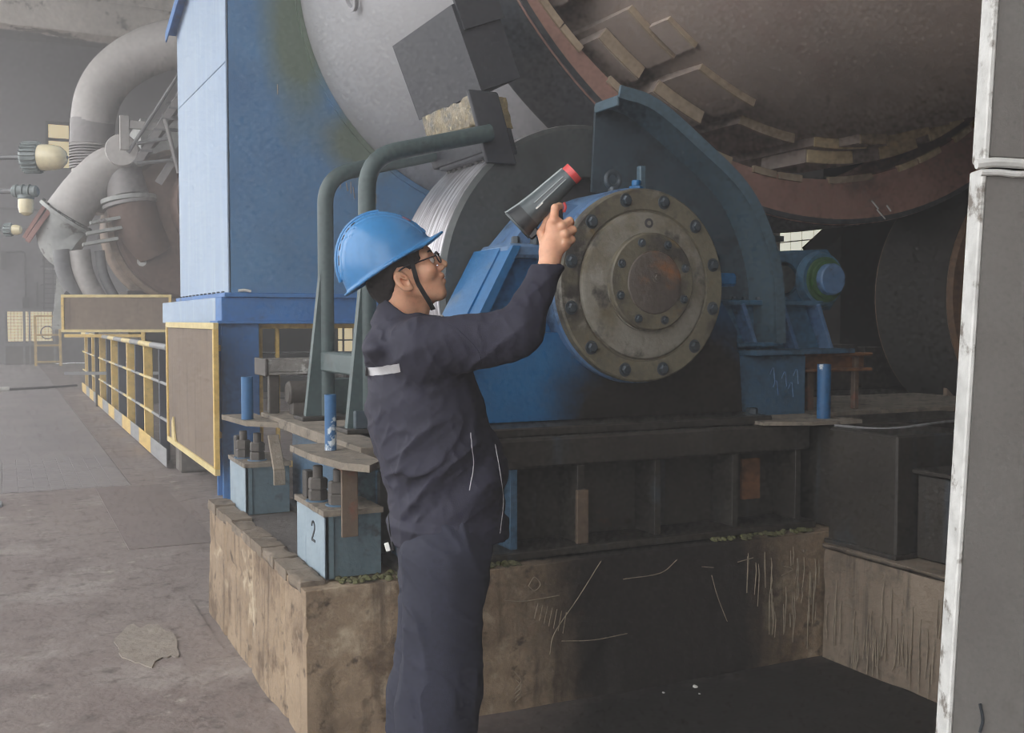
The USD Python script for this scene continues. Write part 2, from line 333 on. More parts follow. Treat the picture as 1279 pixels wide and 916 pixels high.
def slab(x0, x1, y0, y1, z0, z1, step, amp, freq, seed=0, only_top=False):
    """A box cut into a grid whose faces are roughened by noise: concrete."""
    m = trimesh.creation.box([x1 - x0, y1 - y0, z1 - z0]); m.apply_translation([(x0 + x1) / 2, (y0 + y1) / 2, (z0 + z1) / 2])
    M_ = Manifold(m3.Mesh(np.asarray(m.vertices, np.float32), np.asarray(m.faces, np.uint32))).refine_to_length(step)
    v, f = tm(M_); d = (meshkit.fbm(v * freq + 11.3, 4, seed) - .5) * 2 * amp
    c = np.array([(x0 + x1) / 2, (y0 + y1) / 2, (z0 + z1) / 2]); h = np.array([(x1 - x0) / 2, (y1 - y0) / 2, (z1 - z0) / 2])
    q = (v - c) / h; e = np.where(np.abs(q) > .999, np.sign(q), 0)
    if only_top: e = e * [0, 0, 1] * (q[:, 2:] > .999)
    edge = (np.abs(e).sum(1) > 1)
    v = v + e * d[:, None] - e * (edge * np.abs(d) * .9)[:, None]
    return trimesh.Trimesh(v, f, process=False)
X_, Y_, Z_ = np.eye(3)

# ================================================================== THE SETTING
ST = dict(kind='structure')
fl_ = thing('floor', 'rough grey concrete hall floor with worn patches', 'floor', **ST)
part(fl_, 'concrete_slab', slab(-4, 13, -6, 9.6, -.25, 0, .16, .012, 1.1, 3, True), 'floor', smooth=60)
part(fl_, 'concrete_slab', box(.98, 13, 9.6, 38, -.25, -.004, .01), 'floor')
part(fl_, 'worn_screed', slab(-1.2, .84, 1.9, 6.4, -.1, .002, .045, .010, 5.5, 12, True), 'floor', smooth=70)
part(fl_, 'tile_field', box(-4, .98, 9.6, 38, -.25, .003, .01), 'tile', 'grey tiled strip of floor')
RNG_t = random.Random(3)
for i in range(9):          # ribbed paving tiles: the rows nearest the eye stand as pieces
    for j in range(16):
        x, y = .96 - .125 * (j + 1), 9.62 + .25 * i
        part(fl_, 'tile', box(x, x + .121, y, y + .245, -.02, .006 + RNG_t.uniform(0, .003), .0015), 'tile', smooth=False)
part(fl_, 'repair_patch', slab(.68, 1.22, 6.9, 9.55, -.05, .006, .12, .004, 3, 5, True), 'patch', 'darker repair patch in the floor', smooth=60)
part(fl_, 'plaster_patch', prism(Polygon([(.55 + .11 * math.cos(a) * (1 + .3 * meshkit.noise(np.array([[3 * math.cos(a), 3 * math.sin(a), 1.]]), 4)[0]), 4.82 + .36 * math.sin(a) * (.6 + .6 * meshkit.noise(np.array([[4 * math.cos(a), 4 * math.sin(a), 7.]]), 4)[0])) for a in np.linspace(0, 6.28, 40)[:-1]]), 'z', -.02, .009), 'patch_pale', 'pale flaking plaster patch in the floor')
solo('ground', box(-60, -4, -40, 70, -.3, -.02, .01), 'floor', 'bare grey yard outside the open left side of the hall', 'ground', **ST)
solo('ceiling', box(-5, 13, -6, 38.5, 10.6, 10.9, .01), 'ceiling', 'grey concrete roof slab high over the hall', 'ceiling', **ST)
tb = thing('trim', 'broken pale concrete roof beam across the left bay', 'beam', **ST)
part(tb, 'beam', slab(-5, 13, 22.0, 22.7, 7.0, 10.6, .4, .10, .55, 4), 'conc_beam', smooth=50)
part(tb, 'ledge', slab(-5, 13, 21.9, 22.0, 7.0, 7.62, .3, .05, .8, 9), 'conc_beam', smooth=50)
# far wall with its window openings (holes cut)
wall = Polygon([(-5, 0), (13, 0), (13, 10.6), (-5, 10.6)])
HOLES = [(1.36, 2.62, 6.45, 8.05), (.05, 1.5, .70, 1.78), (10.7, 12.2, .2, 1.5)]
for a, b, c, d in HOLES: wall = wall.difference(Polygon([(a, c), (b, c), (b, d), (a, d)]))
solo('wall_back', prism(wall, 'y', 38, 38.3), 'wall_grey', 'grey end wall of the hall with window openings', 'wall', **ST)
def window(n, label, a, b, c, d, bars_x, bars_z, glow, thick=.06):
    w = thing(n, label, 'window', ((a + b) / 2, 38.1, c), **ST)
    part(w, 'pane', box(a, b, 38.16, 38.18, c, d, .002), glow)
    for s in (box(a, b, 38.08, 38.2, c, c + thick), box(a, b, 38.08, 38.2, d - thick, d), box(a, a + thick, 38.08, 38.2, c, d), box(b - thick, b, 38.08, 38.2, c, d)): part(w, 'frame', s, 'dark_iron')
    for x in bars_x: part(w, 'glazing_bar', box(x - thick / 2, x + thick / 2, 38.06, 38.2, c, d), 'dark_iron')
    for z in bars_z: part(w, 'glazing_bar', box(a, b, 38.06, 38.2, z - thick / 2, z + thick / 2), 'dark_iron')
window('window_1', 'warm lit high window in the end wall beside the bellows', *HOLES[0], [2.12], [7.46], 'window_warm', .09)
window('window_2', 'bright low opening in the end wall behind a wire mesh', *HOLES[1], [.62], [], 'window_warm', .05)
window('window_3', 'small lit window seen through the yellow guard frame', *HOLES[2], [11.1, 11.5, 11.9], [.7], 'window_warm')
wr = Polygon([(-6, 0), (38, 0), (38, 10.6), (-6, 10.6)]).difference(Polygon([(13.6, 2.3), (15.4, 2.3), (15.4, 3.5), (13.6, 3.5)]))
solo('wall_right', prism(wr, 'x', 13, 13.3), 'near_black', 'side wall behind the kiln, darkness painted into its colour', 'wall', **ST)  # wall colour carries the darkness of the space behind the kiln
w4 = thing('window_4', 'bright glass block window under the kiln in the dark side wall', 'window', (13.1, 14.5, 2.3), **ST)
for j in range(6):
    for k in range(4):
        part(w4, 'glass_block', box(13.08, 13.16, 13.6 + .3 * j + .012, 13.9 + .3 * j - .012, 2.3 + .3 * k + .012, 2.6 + .3 * k - .012, .01), 'window_pale')
part(w4, 'grid', J(*[box(13.10, 13.18, 13.6 + .3 * j - .012, 13.6 + .3 * j + .012, 2.3, 3.5, .002) for j in range(7)], *[box(13.10, 13.18, 13.6, 15.4, 2.3 + .3 * k - .012, 2.3 + .3 * k + .012, .002) for k in range(5)]), 'conc_dark')
solo('wall_rear', box(-1.8, 13, -6.3, -6, 0, 10.6, .01), 'wall_low', 'unseen grey wall behind the viewer, sized to hold back light', 'wall', **ST)  # unseen; its width is set to cut light from behind the camera
for y in (-2.5, 6.5, 15.5, 24.5, 33.5):
    solo('trim', box(-5, -4.5, y, y + .5, 0, 10.6, .02), 'conc_beam', 'concrete column on the open left side of the hall', 'column', 'open side columns', 'structure')
def wall_line(name, lab, cat, ms): 
    t = thing(name, lab, cat)
    for nm, m, mat in ms: part(t, nm, m, mat)
    return t
# dark pier added under the kiln, stands in for the shade there
solo('trim', slab(5.88, 9.6, 6.2, 6.42, 0, 3.2, .3, .02, 1, 2), 'near_black', 'dark pier added under the kiln to stand in for shade', 'pier', None, 'structure', smooth=50)

# ================================================================== PLINTH
PX0, PX1, PY0, PY1, PH = .89, 3.14, 3.4, 5.25, .55
pl = thing('concrete_plinth', 'tan concrete plinth under the roller frame, front face blackened by oil', 'plinth', (2, 4.3, 0))
body = T(Manifold(m3.Mesh(*[np.asarray(a, t) for a, t in zip(tm(box(PX0, 6.4, PY0, PY1, 0, PH - .008, .002)), (np.float32, np.uint32))])).refine_to_length(.03))
v = body.vertices.copy()
d = (meshkit.fbm(v * [3, 3, 2.2], 5, 2) - .5)
dy = np.where(v[:, 1] < PY0 + .004, 1.0, 0); dx = np.where(v[:, 0] < PX0 + .004, 1.0, 0)
crack = lambda s, p, w: np.exp(-((s - p) / w) ** 2)
wob = (meshkit.noise(v * 4, 6) - .5) * .06
g = .03 * d
for yy in (3.72, 4.28, 4.8): g += .02 * dx * crack(v[:, 1] + wob, yy, .012)
for zz in (.36,): g += .012 * dx * crack(v[:, 2] + wob, zz, .008) * (v[:, 1] > 4.3)
for xx, zlo in ((1.32, .33), (2.62, 0)): g += .018 * dy * crack(v[:, 0] + wob, xx, .008) * (v[:, 2] > zlo)
g += .012 * dy * crack(v[:, 2] + wob, .39, .008) * (v[:, 0] < 1.75)
# the render has broken off low down
low = np.clip((.20 + .10 * np.sin(v[:, 0] * 9) + wob * 2 - v[:, 2]) / .015, 0, 1) * dy * (v[:, 0] > .98) * (v[:, 0] < 2.1)
g += .018 * low
v[:, 1] += dy * (g + .006 * np.sin(v[:, 2] * 60) * low); v[:, 0] += dx * g
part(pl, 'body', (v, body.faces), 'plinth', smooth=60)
for i in range(9):      # broken kerb of mortar along the left edge
    y0 = 3.46 + i * .198
    k = slab(PX0 - .004, PX0 + .085 + .01 * random.random(), y0, y0 + .19, PH - .03, PH + .008 + .012 * random.random(), .025, .008, 18, i)
    part(pl, 'kerb_stone', k, 'kerb', smooth=50)
mk = []
def stroke(pts, r=.0018): mk.append(tube(curve([(x, PY0 - .012, z) for x, z in pts], 5), r, 6))
stroke([(1.62, .43), (1.7, .415), (1.85, .42)]); stroke([(2.03, .53), (1.93, .4), (1.83, .28), (1.81, .2)])
stroke([(1.72, .47), (1.745, .5), (1.77, .47), (1.745, .45), (1.72, .47)])
for k in range(7): stroke([(1.76 + .02 * k, .40 - .008 * k), (1.745 + .02 * k, .345 - .012 * k)], .0016)
stroke([(1.86, .245), (2.0, .23), (2.15, .235)]); stroke([(2.13, .45), (2.3, .455), (2.38, .5)])
stroke([(2.55, .42), (2.58, .33), (2.63, .22)]); stroke([(2.5, .46), (2.56, .45)]); stroke([(2.68, .46), (2.76, .47)])
stroke([(2.92, .42), (2.97, .40), (2.91, .38)])
for k in range(4): stroke([(1.66 + .006 * k, .16 - .03 * k), (1.69, .12 - .02 * k), (1.665, .09 - .015 * k)], .0018)
part(pl, 'chalk_scrawl', J(*mk), 'chalk', 'pale scratched chalk scrawl', kind='stuff')
part(pl, 'dirt_fill', slab(.975, 1.24, 3.9, 4.8, PH - .02, PH + .003, .03, .003, 14, 6), 'conc_dark', 'dark dirt on the plinth top', smooth=50)
dr = []; rd = random.Random(22)
for k in range(34):
    x, z0 = (rd.uniform(2.72, 3.12), rd.uniform(.2, .5)) if k < 34 else (rd.uniform(1.7, 2.6), rd.uniform(.38, .52)); dr.append(tube([(x, PY0 - .008, z0), (x + rd.uniform(-.004, .004), PY0 - .011, z0 - rd.uniform(.03, .06)), (x + rd.uniform(-.006, .006), PY0 - .008, max(.02, z0 - rd.uniform(.06, .2)))], [.0015, .003, .0018], 5))
part(pl, 'lime_drip', J(*dr), 'drip_pale', 'pale dried drips', kind='stuff')
gm = [];  rg = random.Random(11)
for k in range(110):
    x, y = rg.uniform(1.02, 1.75), rg.uniform(3.42, 3.5); h = rg.uniform(.006, .016)
    gm.append(lathe([(0, -.004), (rg.uniform(.008, .02), 0), (rg.uniform(.006, .012), h * .7), (0, h)], (x, y, PH - .004), (rg.uniform(-.4, .4), rg.uniform(-.4, .4), 1), 6))
for k in range(40):
    x = rg.uniform(2.6, 3.1); gm.append(lathe([(0, -.004), (rg.uniform(.01, .022), 0), (rg.uniform(.008, .014), .009), (0, rg.uniform(.010, .015))], (x, rg.uniform(3.41, 3.47), PH - .004), (rg.uniform(-.3, .3), rg.uniform(-.3, .3), 1), 6))
part(pl, 'debris', J(*gm), 'moss', 'mossy crumbs along the top edge', kind='stuff')
pw = thing('concrete_wing_wall', 'grey streaked concrete wing wall beside the dark pit', 'wall', (3.4, 2.6, 0))
wv = slab(3.14, 3.95, 1.2, PY0 - .012, 0, .475, .04, .012, 3, 8)
part(pw, 'body', wv, 'plinth_wing', smooth=50)
dr = []; rd = random.Random(21)
for k in range(90):
    y, z0 = rd.uniform(1.9, 3.36), rd.uniform(.14, .28) if k < 70 else rd.uniform(.3, .44); dr.append(tube([(3.136, y, z0), (3.132, y + rd.uniform(-.006, .006), z0 - rd.uniform(.03, .12)), (3.128, y + rd.uniform(-.008, .008), max(.01, z0 - rd.uniform(.12, .22)))], [.0015, .003, .002], 5))
part(pw, 'lime_drip', J(*dr), 'drip_pale', 'pale dried drips', kind='stuff')
part(pw, 'coping', slab(3.13, 3.96, 1.2, PY0 - .014, .478, .496, .05, .006, 9, 3), 'kerb', smooth=50)

# ================================================================== ROLLER BASE FRAME (steel)
bf = thing('base_frame', 'dark oily steel base frame with web stiffeners on the plinth', 'steel frame', (2.2, 4.2, PH))
def beam_x(nm, x0, x1, y0, y1, z0, z1, m, t=.03):
    part(bf, nm + '_flange', box(x0, x1, y0, y1, z1 - t, z1), m); part(bf, nm + '_flange', box(x0, x1, y0, y1, z0, z0 + t), m)
    part(bf, nm + '_web', box(x0, x1, (y0 + y1) / 2 - .012, (y0 + y1) / 2 + .012, z0 + t, z1 - t, .002), m)
part(bf, 'front_girder', box(1.24, 3.16, 3.5, 4.05, .885, 1.0, .01), 'frame_dark')
part(bf, 'front_sill', box(1.24, 3.16, 3.46, 3.8, PH, PH + .03), 'frame_dark')
part(bf, 'front_web', box(1.24, 3.16, 3.66, 3.69, PH + .03, .885, .002), 'frame_dark')
for x, m in ((1.3, 'frame_blue'), (1.72, 'frame_blue'), (2.01, 'frame_dark'), (2.37, 'frame_dark'), (2.76, 'frame_dark'), (3.1, 'frame_dark')):
    part(bf, 'stiffener', box(x - .015, x + .015, 3.51, 3.66, PH + .03, .885, .002), m)
part(bf, 'pale_strut', box(1.985, 2.035, 3.49, 3.508, PH + .03, .79, .002), 'rust_plate')
part(bf, 'hatch_plate', box(1.58, 1.65, 3.64, 3.658, .62, .85, .002), 'rust_orange'); part(bf, 'hatch_plate', box(2.9, 3.0, 3.64, 3.658, .66, .84, .002), 'rust_orange')
# side girder along the left end
part(bf, 'side_flange', box(1.12, 1.56, 3.52, 5.1, .955, 1.0), 'dirty_top'); part(bf, 'side_sill', box(1.2, 1.6, 3.7, 5.0, PH, PH + .03), 'frame_dark')
part(bf, 'side_web', box(1.25, 1.28, 3.7, 5.0, PH + .03, .955, .002), 'frame_blue')
part(bf, 'end_plate', box(1.1, 1.25, 3.74, 3.77, PH + .0, .955, .002), 'box_blue_shade')
part(bf, 'rear_girder', box(1.3, 5.2, 4.75, 5.1, .885, 1.0, .01), 'frame_dark')
part(bf, 'rear_web', box(1.3, 5.2, 4.9, 4.93, PH, .885, .002), 'frame_dark')
part(bf, 'gusset_flange', J(obb((1.06, 4.53, .87), (.05, .015, .18), X_, unit((0, .8, -.6)), unit((0, .6, .8))), box(1.035, 1.085, 4.465, 4.48, .735, .80, .002)), 'dirty_top')
def foot_plate(poly, nm='foot_plate'): part(bf, nm, prism(poly, 'z', .958, .982), 'dirty_top')
foot_plate([(.955, 3.86), (1.125, 3.86), (1.125, 3.3), (1.05, 3.2), (.99, 3.3), (.955, 3.55)])
foot_plate([(.96, 5.25), (1.125, 5.25), (1.125, 4.72), (1.0, 4.86)])
part(bf, 'foot_plate', prism([(2.9, 3.5), (3.1, 3.42), (3.36, 3.40), (3.38, 3.5), (3.3, 3.75), (2.9, 3.75)], 'z', 1.0, 1.016), 'dirty_top')
part(bf, 'hanging_strap', box(1.005, 1.062, 3.36, 3.372, .72, .955, .002), 'rust_plate'); part(bf, 'hanging_strap', box(1.005, 1.062, 3.36, 3.45, .945, .957, .002), 'rust_plate')
sk = part(bf, 'socket_pipe', lathe([(.018, .2), (.021, .2), (.021, .0), (.0, .0), (.0, .002), (.018, .002), (.018, .2)][::-1], (1.047, 3.633, .983), Z_, 20), 'socket_blue', 'short upright blue pipe on the near foot plate')
part(bf, 'socket_pipe', lathe([(0, 0), (.028, 0), (.028, .2), (.022, .2), (.022, .002), (0, .002)], (1.023, 4.943, .983), Z_, 20), 'socket_blue', 'short upright blue pipe on the far foot plate')
part(bf, 'socket_pipe', lathe([(0, 0), (.03, 0), (.03, .24), (.024, .24), (.024, .002), (0, .002)], (3.25, 3.52, 1.016), Z_, 20), 'socket_blue', 'short upright blue pipe on the right foot plate')
# right half of the frame
part(bf, 'deck', prism([(3.3, 3.78), (5.2, 3.78), (5.2, 4.6), (3.3, 4.6)], 'z', .985, 1.01), 'dirty_top')
part(bf, 'right_box', box(3.17, 3.62, 3.02, 3.4, .5, .99, .008), 'frame_dark'); part(bf, 'right_box', box(3.21, 4.2, 3.4, 3.72, .55, 1.0, .008), 'frame_dark')
part(bf, 'right_box', box(3.26, 3.8, 2.3, 3.0, .5, .84, .008), 'frame_dark'); part(bf, 'box_lid', box(3.24, 3.82, 2.28, 3.01, .84, .858, .004), 'frame_dark')
part(bf, 'box_sill', box(3.15, 3.64, 3.0, 3.42, .497, .515, .003), 'frame_dark')
part(bf, 'edge_wire', tube(curve([(3.18, 3.38, 1.0), (3.35, 3.25, .99), (3.6, 3.2, 1.01), (3.9, 3.3, 1.0)], 6), .006, 6), 'steel_grey')
part(bf, 'rear_rail_stub', box(3.98, 4.02, 4.3, 4.33, 1.01, 1.22), 'rust_plate'); part(bf, 'rear_rail_stub', box(4.9, 4.96, 4.3, 4.33, 1.01, 1.2), 'rust_plate')

def anchor_box(y0, y1, label, digit):
    t = thing('anchor_box', label, 'anchor box', (1.08, (y0 + y1) / 2, PH))
    x0, x1, zt = .985, 1.19, .79
    part(t, 'left_plate', box(x0, x0 + .012, y0, y1, PH, zt - .02, .001), 'box_blue')
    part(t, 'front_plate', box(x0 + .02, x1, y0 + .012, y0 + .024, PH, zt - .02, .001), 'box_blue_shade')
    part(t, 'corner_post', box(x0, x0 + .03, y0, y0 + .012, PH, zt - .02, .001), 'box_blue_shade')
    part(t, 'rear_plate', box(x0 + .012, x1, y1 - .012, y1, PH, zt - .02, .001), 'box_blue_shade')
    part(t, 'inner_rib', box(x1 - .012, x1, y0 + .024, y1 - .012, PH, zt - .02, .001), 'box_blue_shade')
    part(t, 'cover_plate', slab(x0 - .008, x1 + .004, y0 - .006, y1 + .006, zt - .02, zt, .03, .002, 30, 1), 'dirty_top', smooth=50)
    for k, (bx, by) in enumerate(((1.02, y0 + .22), (1.06, y0 + .1))):
        s = part(t, 'anchor_bolt', cyl((bx, by, zt - .002), (bx, by, zt + .13), .018, n=14), 'nut_dark')
        part(s, 'nut', J(lathe([(0, 0), (.036, 0), (.036, .034), (.03, .04), (0, .04)], (bx, by, zt + .004), Z_, 6), lathe([(0, 0), (.036, 0), (.036, .034), (.03, .04), (0, .04)], (bx, by, zt + .046), (0.02, 0, 1), 6)), 'nut_dark')
        part(s, 'washer', cyl((bx, by, zt - .001), (bx, by, zt + .005), .045, n=20, c=.001), 'frame_blue')
    part(t, 'side_block', box(.995, 1.03, y1 - .1, y1 - .04, zt, zt + .1), 'frame_dark')
    if digit:
        d_ = meshkit.text_mesh('2', .075, .002); v, f = tm(d_); y = v[:, 0]; z = v[:, 1]; q = v[:, 2]
        w = np.stack([x0 - q, (y0 + .19) - y, .655 + z], 1); part(t, 'numeral', (w, f), 'paint_black', 'black painted numeral 2', smooth=False)
    return t
anchor_box(3.49, 3.88, 'pale blue anchor bolt box with a painted 2, nearest corner of the plinth', True)
anchor_box(4.81, 5.18, 'pale blue anchor bolt box at the far end of the plinth by the blue column', False)

# ================================================================== KILN: shell, riding ring, pads
KX, KZ, RT, RS = 3.9, 4.20, 2.25, 1.88
SX, SZ, BORE = 3.757, 4.247, 2.066          # the shell and the ring's bore sit off the ring's centre
KA = unit((.33, 4.3, .05)); K0 = np.array([SX, 4.2, SZ]); HOX, HOZ = 4.09, 4.30

TY0, TY1 = 4.2, 4.75
kl = thing('rotary_kiln', 'huge brown rotary kiln drum with a riding ring running overhead', 'rotary kiln', (KX, 4.4, KZ))
def shell(y0, y1, r, n=128, inner=.05):
    return lathe([(r - inner, y0), (r, y0), (r, y1), (r - inner, y1), (r - inner, y0)], K0 - KA * 4.2, KA, n)
part(kl, 'shell_section', shell(-5, TY0 + .25, RS), 'shell_brown')
part(kl, 'shell_section', shell(TY0 + .26, 9.2, RS - .004), 'shell_grey', 'light grey shell section between ring and hood')
part(kl, 'weld_band', shell(1.9, 1.94, RS + .004, inner=.02), 'shell_brown')
part(kl, 'lug', J(ring((SX + .2 - RS * .949, 6.93, SZ - RS * .316), (-.949, 0, -.316), .075, .10, .03, 24)), 'shell_grey', 'small welded ring lug on the grey shell')
an = np.linspace(0, 2 * math.pi, 161)[:-1]; co, si = np.cos(an), np.sin(an); vv = []
for y, ro in ((TY0, RT - .015), (TY0 + .015, RT), (TY1 - .015, RT), (TY1, RT - .015)): vv.append(np.stack([KX + ro * co, np.full(160, y), KZ + ro * si], 1))
for y in (TY1, TY0): vv.append(np.stack([SX + BORE * co, np.full(160, y), SZ + BORE * si], 1))
k_ = np.arange(160); ff = []
for i in range(6):
    a0, b0 = i * 160, ((i + 1) % 6) * 160; j_ = (k_ + 1) % 160; ff += [np.stack([a0 + k_, a0 + j_, b0 + j_], 1), np.stack([a0 + k_, b0 + j_, b0 + k_], 1)]
rm_ = trimesh.Trimesh(np.vstack(vv), np.vstack(ff), process=False); trimesh.repair.fix_normals(rm_)
part(kl, 'riding_ring', rm_, 'tyre_face')
part(kl, 'ring_tread', lathe([(RT - .01, TY0 + .02), (RT + .003, TY0 + .022), (RT + .003, TY1 - .022), (RT - .01, TY1 - .02)], (KX, 0, KZ), Y_, 160), 'tyre_tread', 'dark worn tread of the riding ring')
part(kl, 'ring_lip', lathe([(RT - .03, TY0 - .004), (RT - .004, TY0 - .004), (RT - .004, TY0 + .01)], (KX, 0, KZ), Y_, 160), 'tyre_tread')
rk = random.Random(5)
for i in range(27):
    a = -171 + i * 13.333 + rk.uniform(-.6, .6)
    w = 4.9 + rk.uniform(-.4, .4); y0 = TY0 - .30 + rk.uniform(-.04, .05)
    if a > -14: y0 = TY0 - .16 + rk.uniform(-.05, .05)
    lit = a > 2 or -10 < a < -6  # these pad ends get a brighter steel, light painted in by angle
    pd = part(kl, 'support_pad', arc_block(SX, SZ, RS - .03, RS + .045, a - w, a + w, y0, TY1 + .1), 'shell_brown')
    part(pd, 'pad_end', arc_block(SX, SZ, RS - .0, RS + .05, a - w, a + w, y0 - .012, y0 + .002), 'pad_steel_lit' if lit else 'pad_steel', 'paler end face of the pad')
    if i % 5 != 2:
        q = a + rk.uniform(-1, 1); bl = part(kl, 'wedge_block', arc_block(SX, SZ, RS + .045, RS + .115, q - w * .95, q + w * .8, TY0 - .05, TY0 + .3), 'shell_brown')
        part(bl, 'wedge_face', arc_block(SX, SZ, RS + .05, RS + .113, q - w * .93, q + w * .78, TY0 - .062, TY0 - .048), 'pad_steel_lit' if lit else 'pad_steel', 'paler end face of the wedge')
    for h in range(2):
        q = a + 3.4 + h * 4.6; part(kl, 'shim', arc_block(SX, SZ, BORE - .012, BORE + .022, q - 2.2, q + 1.5 + rk.random(), TY0 - .014, TY0 + .01, 3), 'pad_steel_lit' if a > 4 else 'pad_steel')
    if i % 3 == 1:
        st = part(kl, 'stop_block', arc_block(SX, SZ, RS - .03, RS + .045, a - 1.0, a + 4.2, y0 - .17, y0 - .03, 4), 'shell_brown')
        part(st, 'block_end', arc_block(SX, SZ, RS, RS + .05, a - 1.0, a + 4.2, y0 - .182, y0 - .168, 4), 'pad_steel')
part(kl, 'chalk_tick', J(*[tube([(KX + x, TY0 - .003, z), (KX + x + dx, TY0 - .003, z + dz)], .005, 6) for x, z, dx, dz in ((.29, 2.09, .05, -.04), (.33, 2.045, .06, -.05), (.4, 2.07, .03, -.03))]), 'white_mark')

# ================================================================== SUPPORT ROLLERS
RX, RZ, RR = 2.395, 1.593, .735
def roller(cx, label, face, nm='support_roller'):
    t = thing(nm, label, 'roller', (cx, 4.4, RZ))
    o = (cx, 0, RZ)
    part(t, 'rim', lathe([(.50, 4.09), (RR - .02, 4.09), (RR, 4.11), (RR, 4.64), (RR - .02, 4.66), (.50, 4.66), (.50, 4.09)], o, Y_, 96), face)
    part(t, 'tread', lathe([(RR - .01, 4.115), (RR + .002, 4.118), (RR + .002, 4.632), (RR - .01, 4.635)], o, Y_, 128), 'tread_polish' if cx < 3 else 'near_black', 'bright polished running surface' if cx < 3 else 'running surface with darkness painted in')  # right tread takes the near black tone, its darkness painted in
    part(t, 'web', lathe([(.16, 4.16), (.51, 4.16), (.51, 4.6), (.16, 4.6)], o, Y_, 64), 'dark_iron')
    part(t, 'shaft', cyl((cx, 3.95, RZ), (cx, 5.0, RZ), .19, n=40, c=.01), 'dark_iron')
    part(t, 'hub', lathe([(.18, 4.11), (.30, 4.11), (.32, 4.17), (.18, 4.17)], o, Y_, 48), 'dark_iron')
    return t
roller(RX, 'big support roller with a shiny tread behind the bearing', 'roller_steel')
roller(2 * KX - RX, 'brown support roller at the right beside the leaning post', 'roller_brown')

# ================================================================== BEARING HOUSING
bh = thing('bearing_housing', 'blue bearing housing with a big round grimy bolted cover', 'bearing housing', (RX, 3.8, 1.0))
DY = 3.65
prof = Polygon([(1.66, 1.03), (3.13, 1.03), (3.13, 1.1), (3.02, 1.3), (2.83, 1.6), (1.96, 1.6), (1.77, 1.72), (1.67, 1.44)])
ped = Polygon([(1.46, 1.035), (2.99, 1.035), (2.99, 1.40), (2.82, 1.66), (1.99, 1.74), (1.80, 1.74), (1.64, 1.45)])
part(bh, 'pedestal', prism(ped.difference(Point(RX, RZ).buffer(.36)), 'y', 3.80, 4.06), 'bearing_blue')
part(bh, 'front_panel', prism(Polygon([(1.56, 1.04), (2.98, 1.04), (2.96, 1.30), (2.84, 1.40), (2.0, 1.40), (1.70, 1.38)]).difference(Point(RX, RZ).buffer(.37)), 'y', 3.745, 3.80), 'bearing_blue')
part(bh, 'edge_rib', prism([(1.47, 1.04), (1.65, 1.45), (1.81, 1.745), (1.845, 1.745), (1.685, 1.44), (1.52, 1.04)], 'y', 3.70, 3.80), 'bearing_blue')
part(bh, 'inner_rib', prism([(1.86, 1.40), (1.985, 1.70), (2.02, 1.70), (1.895, 1.40)], 'y', 3.72, 3.80), 'bearing_top')
part(bh, 'shoulder', box(1.80, 2.05, 3.72, 4.0, 1.70, 1.755, .012), 'bearing_top'); part(bh, 'shoulder', box(2.78, 2.96, 3.76, 4.0, 1.6, 1.66, .012), 'bearing_blue')
part(bh, 'saddle', prism([(1.84, 1.75), (2.12, 1.75), (2.2, 1.93), (2.0, 1.93)], 'y', 3.80, 4.02), 'bearing_top')
for bx, by in ((1.85, 3.76), (1.93, 3.75), (2.0, 3.76)): part(bh, 'shoulder_bolt', bolt((bx, by, 1.755), Z_, .018, .03), 'bolt_dark')
part(bh, 'base_plate', box(1.40, 3.0, 3.56, 4.06, 1.0, 1.035, .006), 'frame_dark')
for bx in (1.44, 2.95):
    for by in (3.64, 3.98): part(bh, 'base_bolt', bolt((bx, by, 1.035), Z_, .026, .03), 'bolt_dark')
part(bh, 'barrel', lathe([(.2, 3.70), (.40, 3.70), (.41, 3.71), (.41, 4.04), (.40, 4.05), (.2, 4.05)], (RX, 0, RZ), Y_, 80), 'bearing_top')
fg = part(bh, 'cover_flange', lathe([(0, DY + .06), (.40, DY + .06), (.402, DY + .05), (.402, DY + .012), (.394, DY + .004), (.318, DY + .004), (.312, DY + .012), (0, DY + .012)][::-1], (RX, 0, RZ), Y_, 96), 'flange_grime')
part(bh, 'cover', lathe([(0, DY - .02), (.19, DY - .02), (.19, DY - .012), (.285, DY - .008), (.302, DY - .002), (.308, DY + .014), (0, DY + .014)], (RX, 0, RZ), Y_, 80), 'cover_grime', 'pale worn inner cover disc')
part(bh, 'inner_flange', lathe([(0, DY - .044), (.11, DY - .044), (.196, DY - .042), (.202, DY - .036), (.204, DY - .015), (0, DY - .015)], (RX + .012, 0, RZ + .015), Y_, 64), 'flange_grime')
part(bh, 'centre_cap', lathe([(0, DY - .058), (.10, DY - .056), (.128, DY - .05), (.136, DY - .036), (0, DY - .036)], (RX + .018, 0, RZ + .012), Y_, 48), 'cap_rust', 'rusty brown centre cap')
part(bh, 'centre_plug', bolt((RX + .02, DY - .056, RZ + .03), -Y_, .014, .012), 'cap_rust')
for k in range(12):
    a = math.radians(15 + 30 * k); part(bh, 'flange_bolt', bolt((RX + .36 * math.cos(a), DY + .006, RZ + .36 * math.sin(a)), -Y_, .02, .022), 'bolt_dark')
for k in range(8):
    a = math.radians(20 + 45 * k); part(bh, 'cover_bolt', bolt((RX + .012 + .168 * math.cos(a), DY - .042, RZ + .015 + .168 * math.sin(a)), -Y_, .013, .016), 'bolt_dark')
part(bh, 'grease_port', lathe([(.010, 0), (.02, 0), (.02, .008), (.010, .008)], (RX + .01, DY - .004, RZ + .258), -Y_, 16), 'dark_iron')
lt = part(bh, 'lifting_eye', lathe([(.033 + .012 * math.cos(a), .012 * math.sin(a)) for a in np.linspace(0, 2 * math.pi, 13)], (RX - .03, 3.86, RZ + .46), Y_, 24), 'bolt_dark')
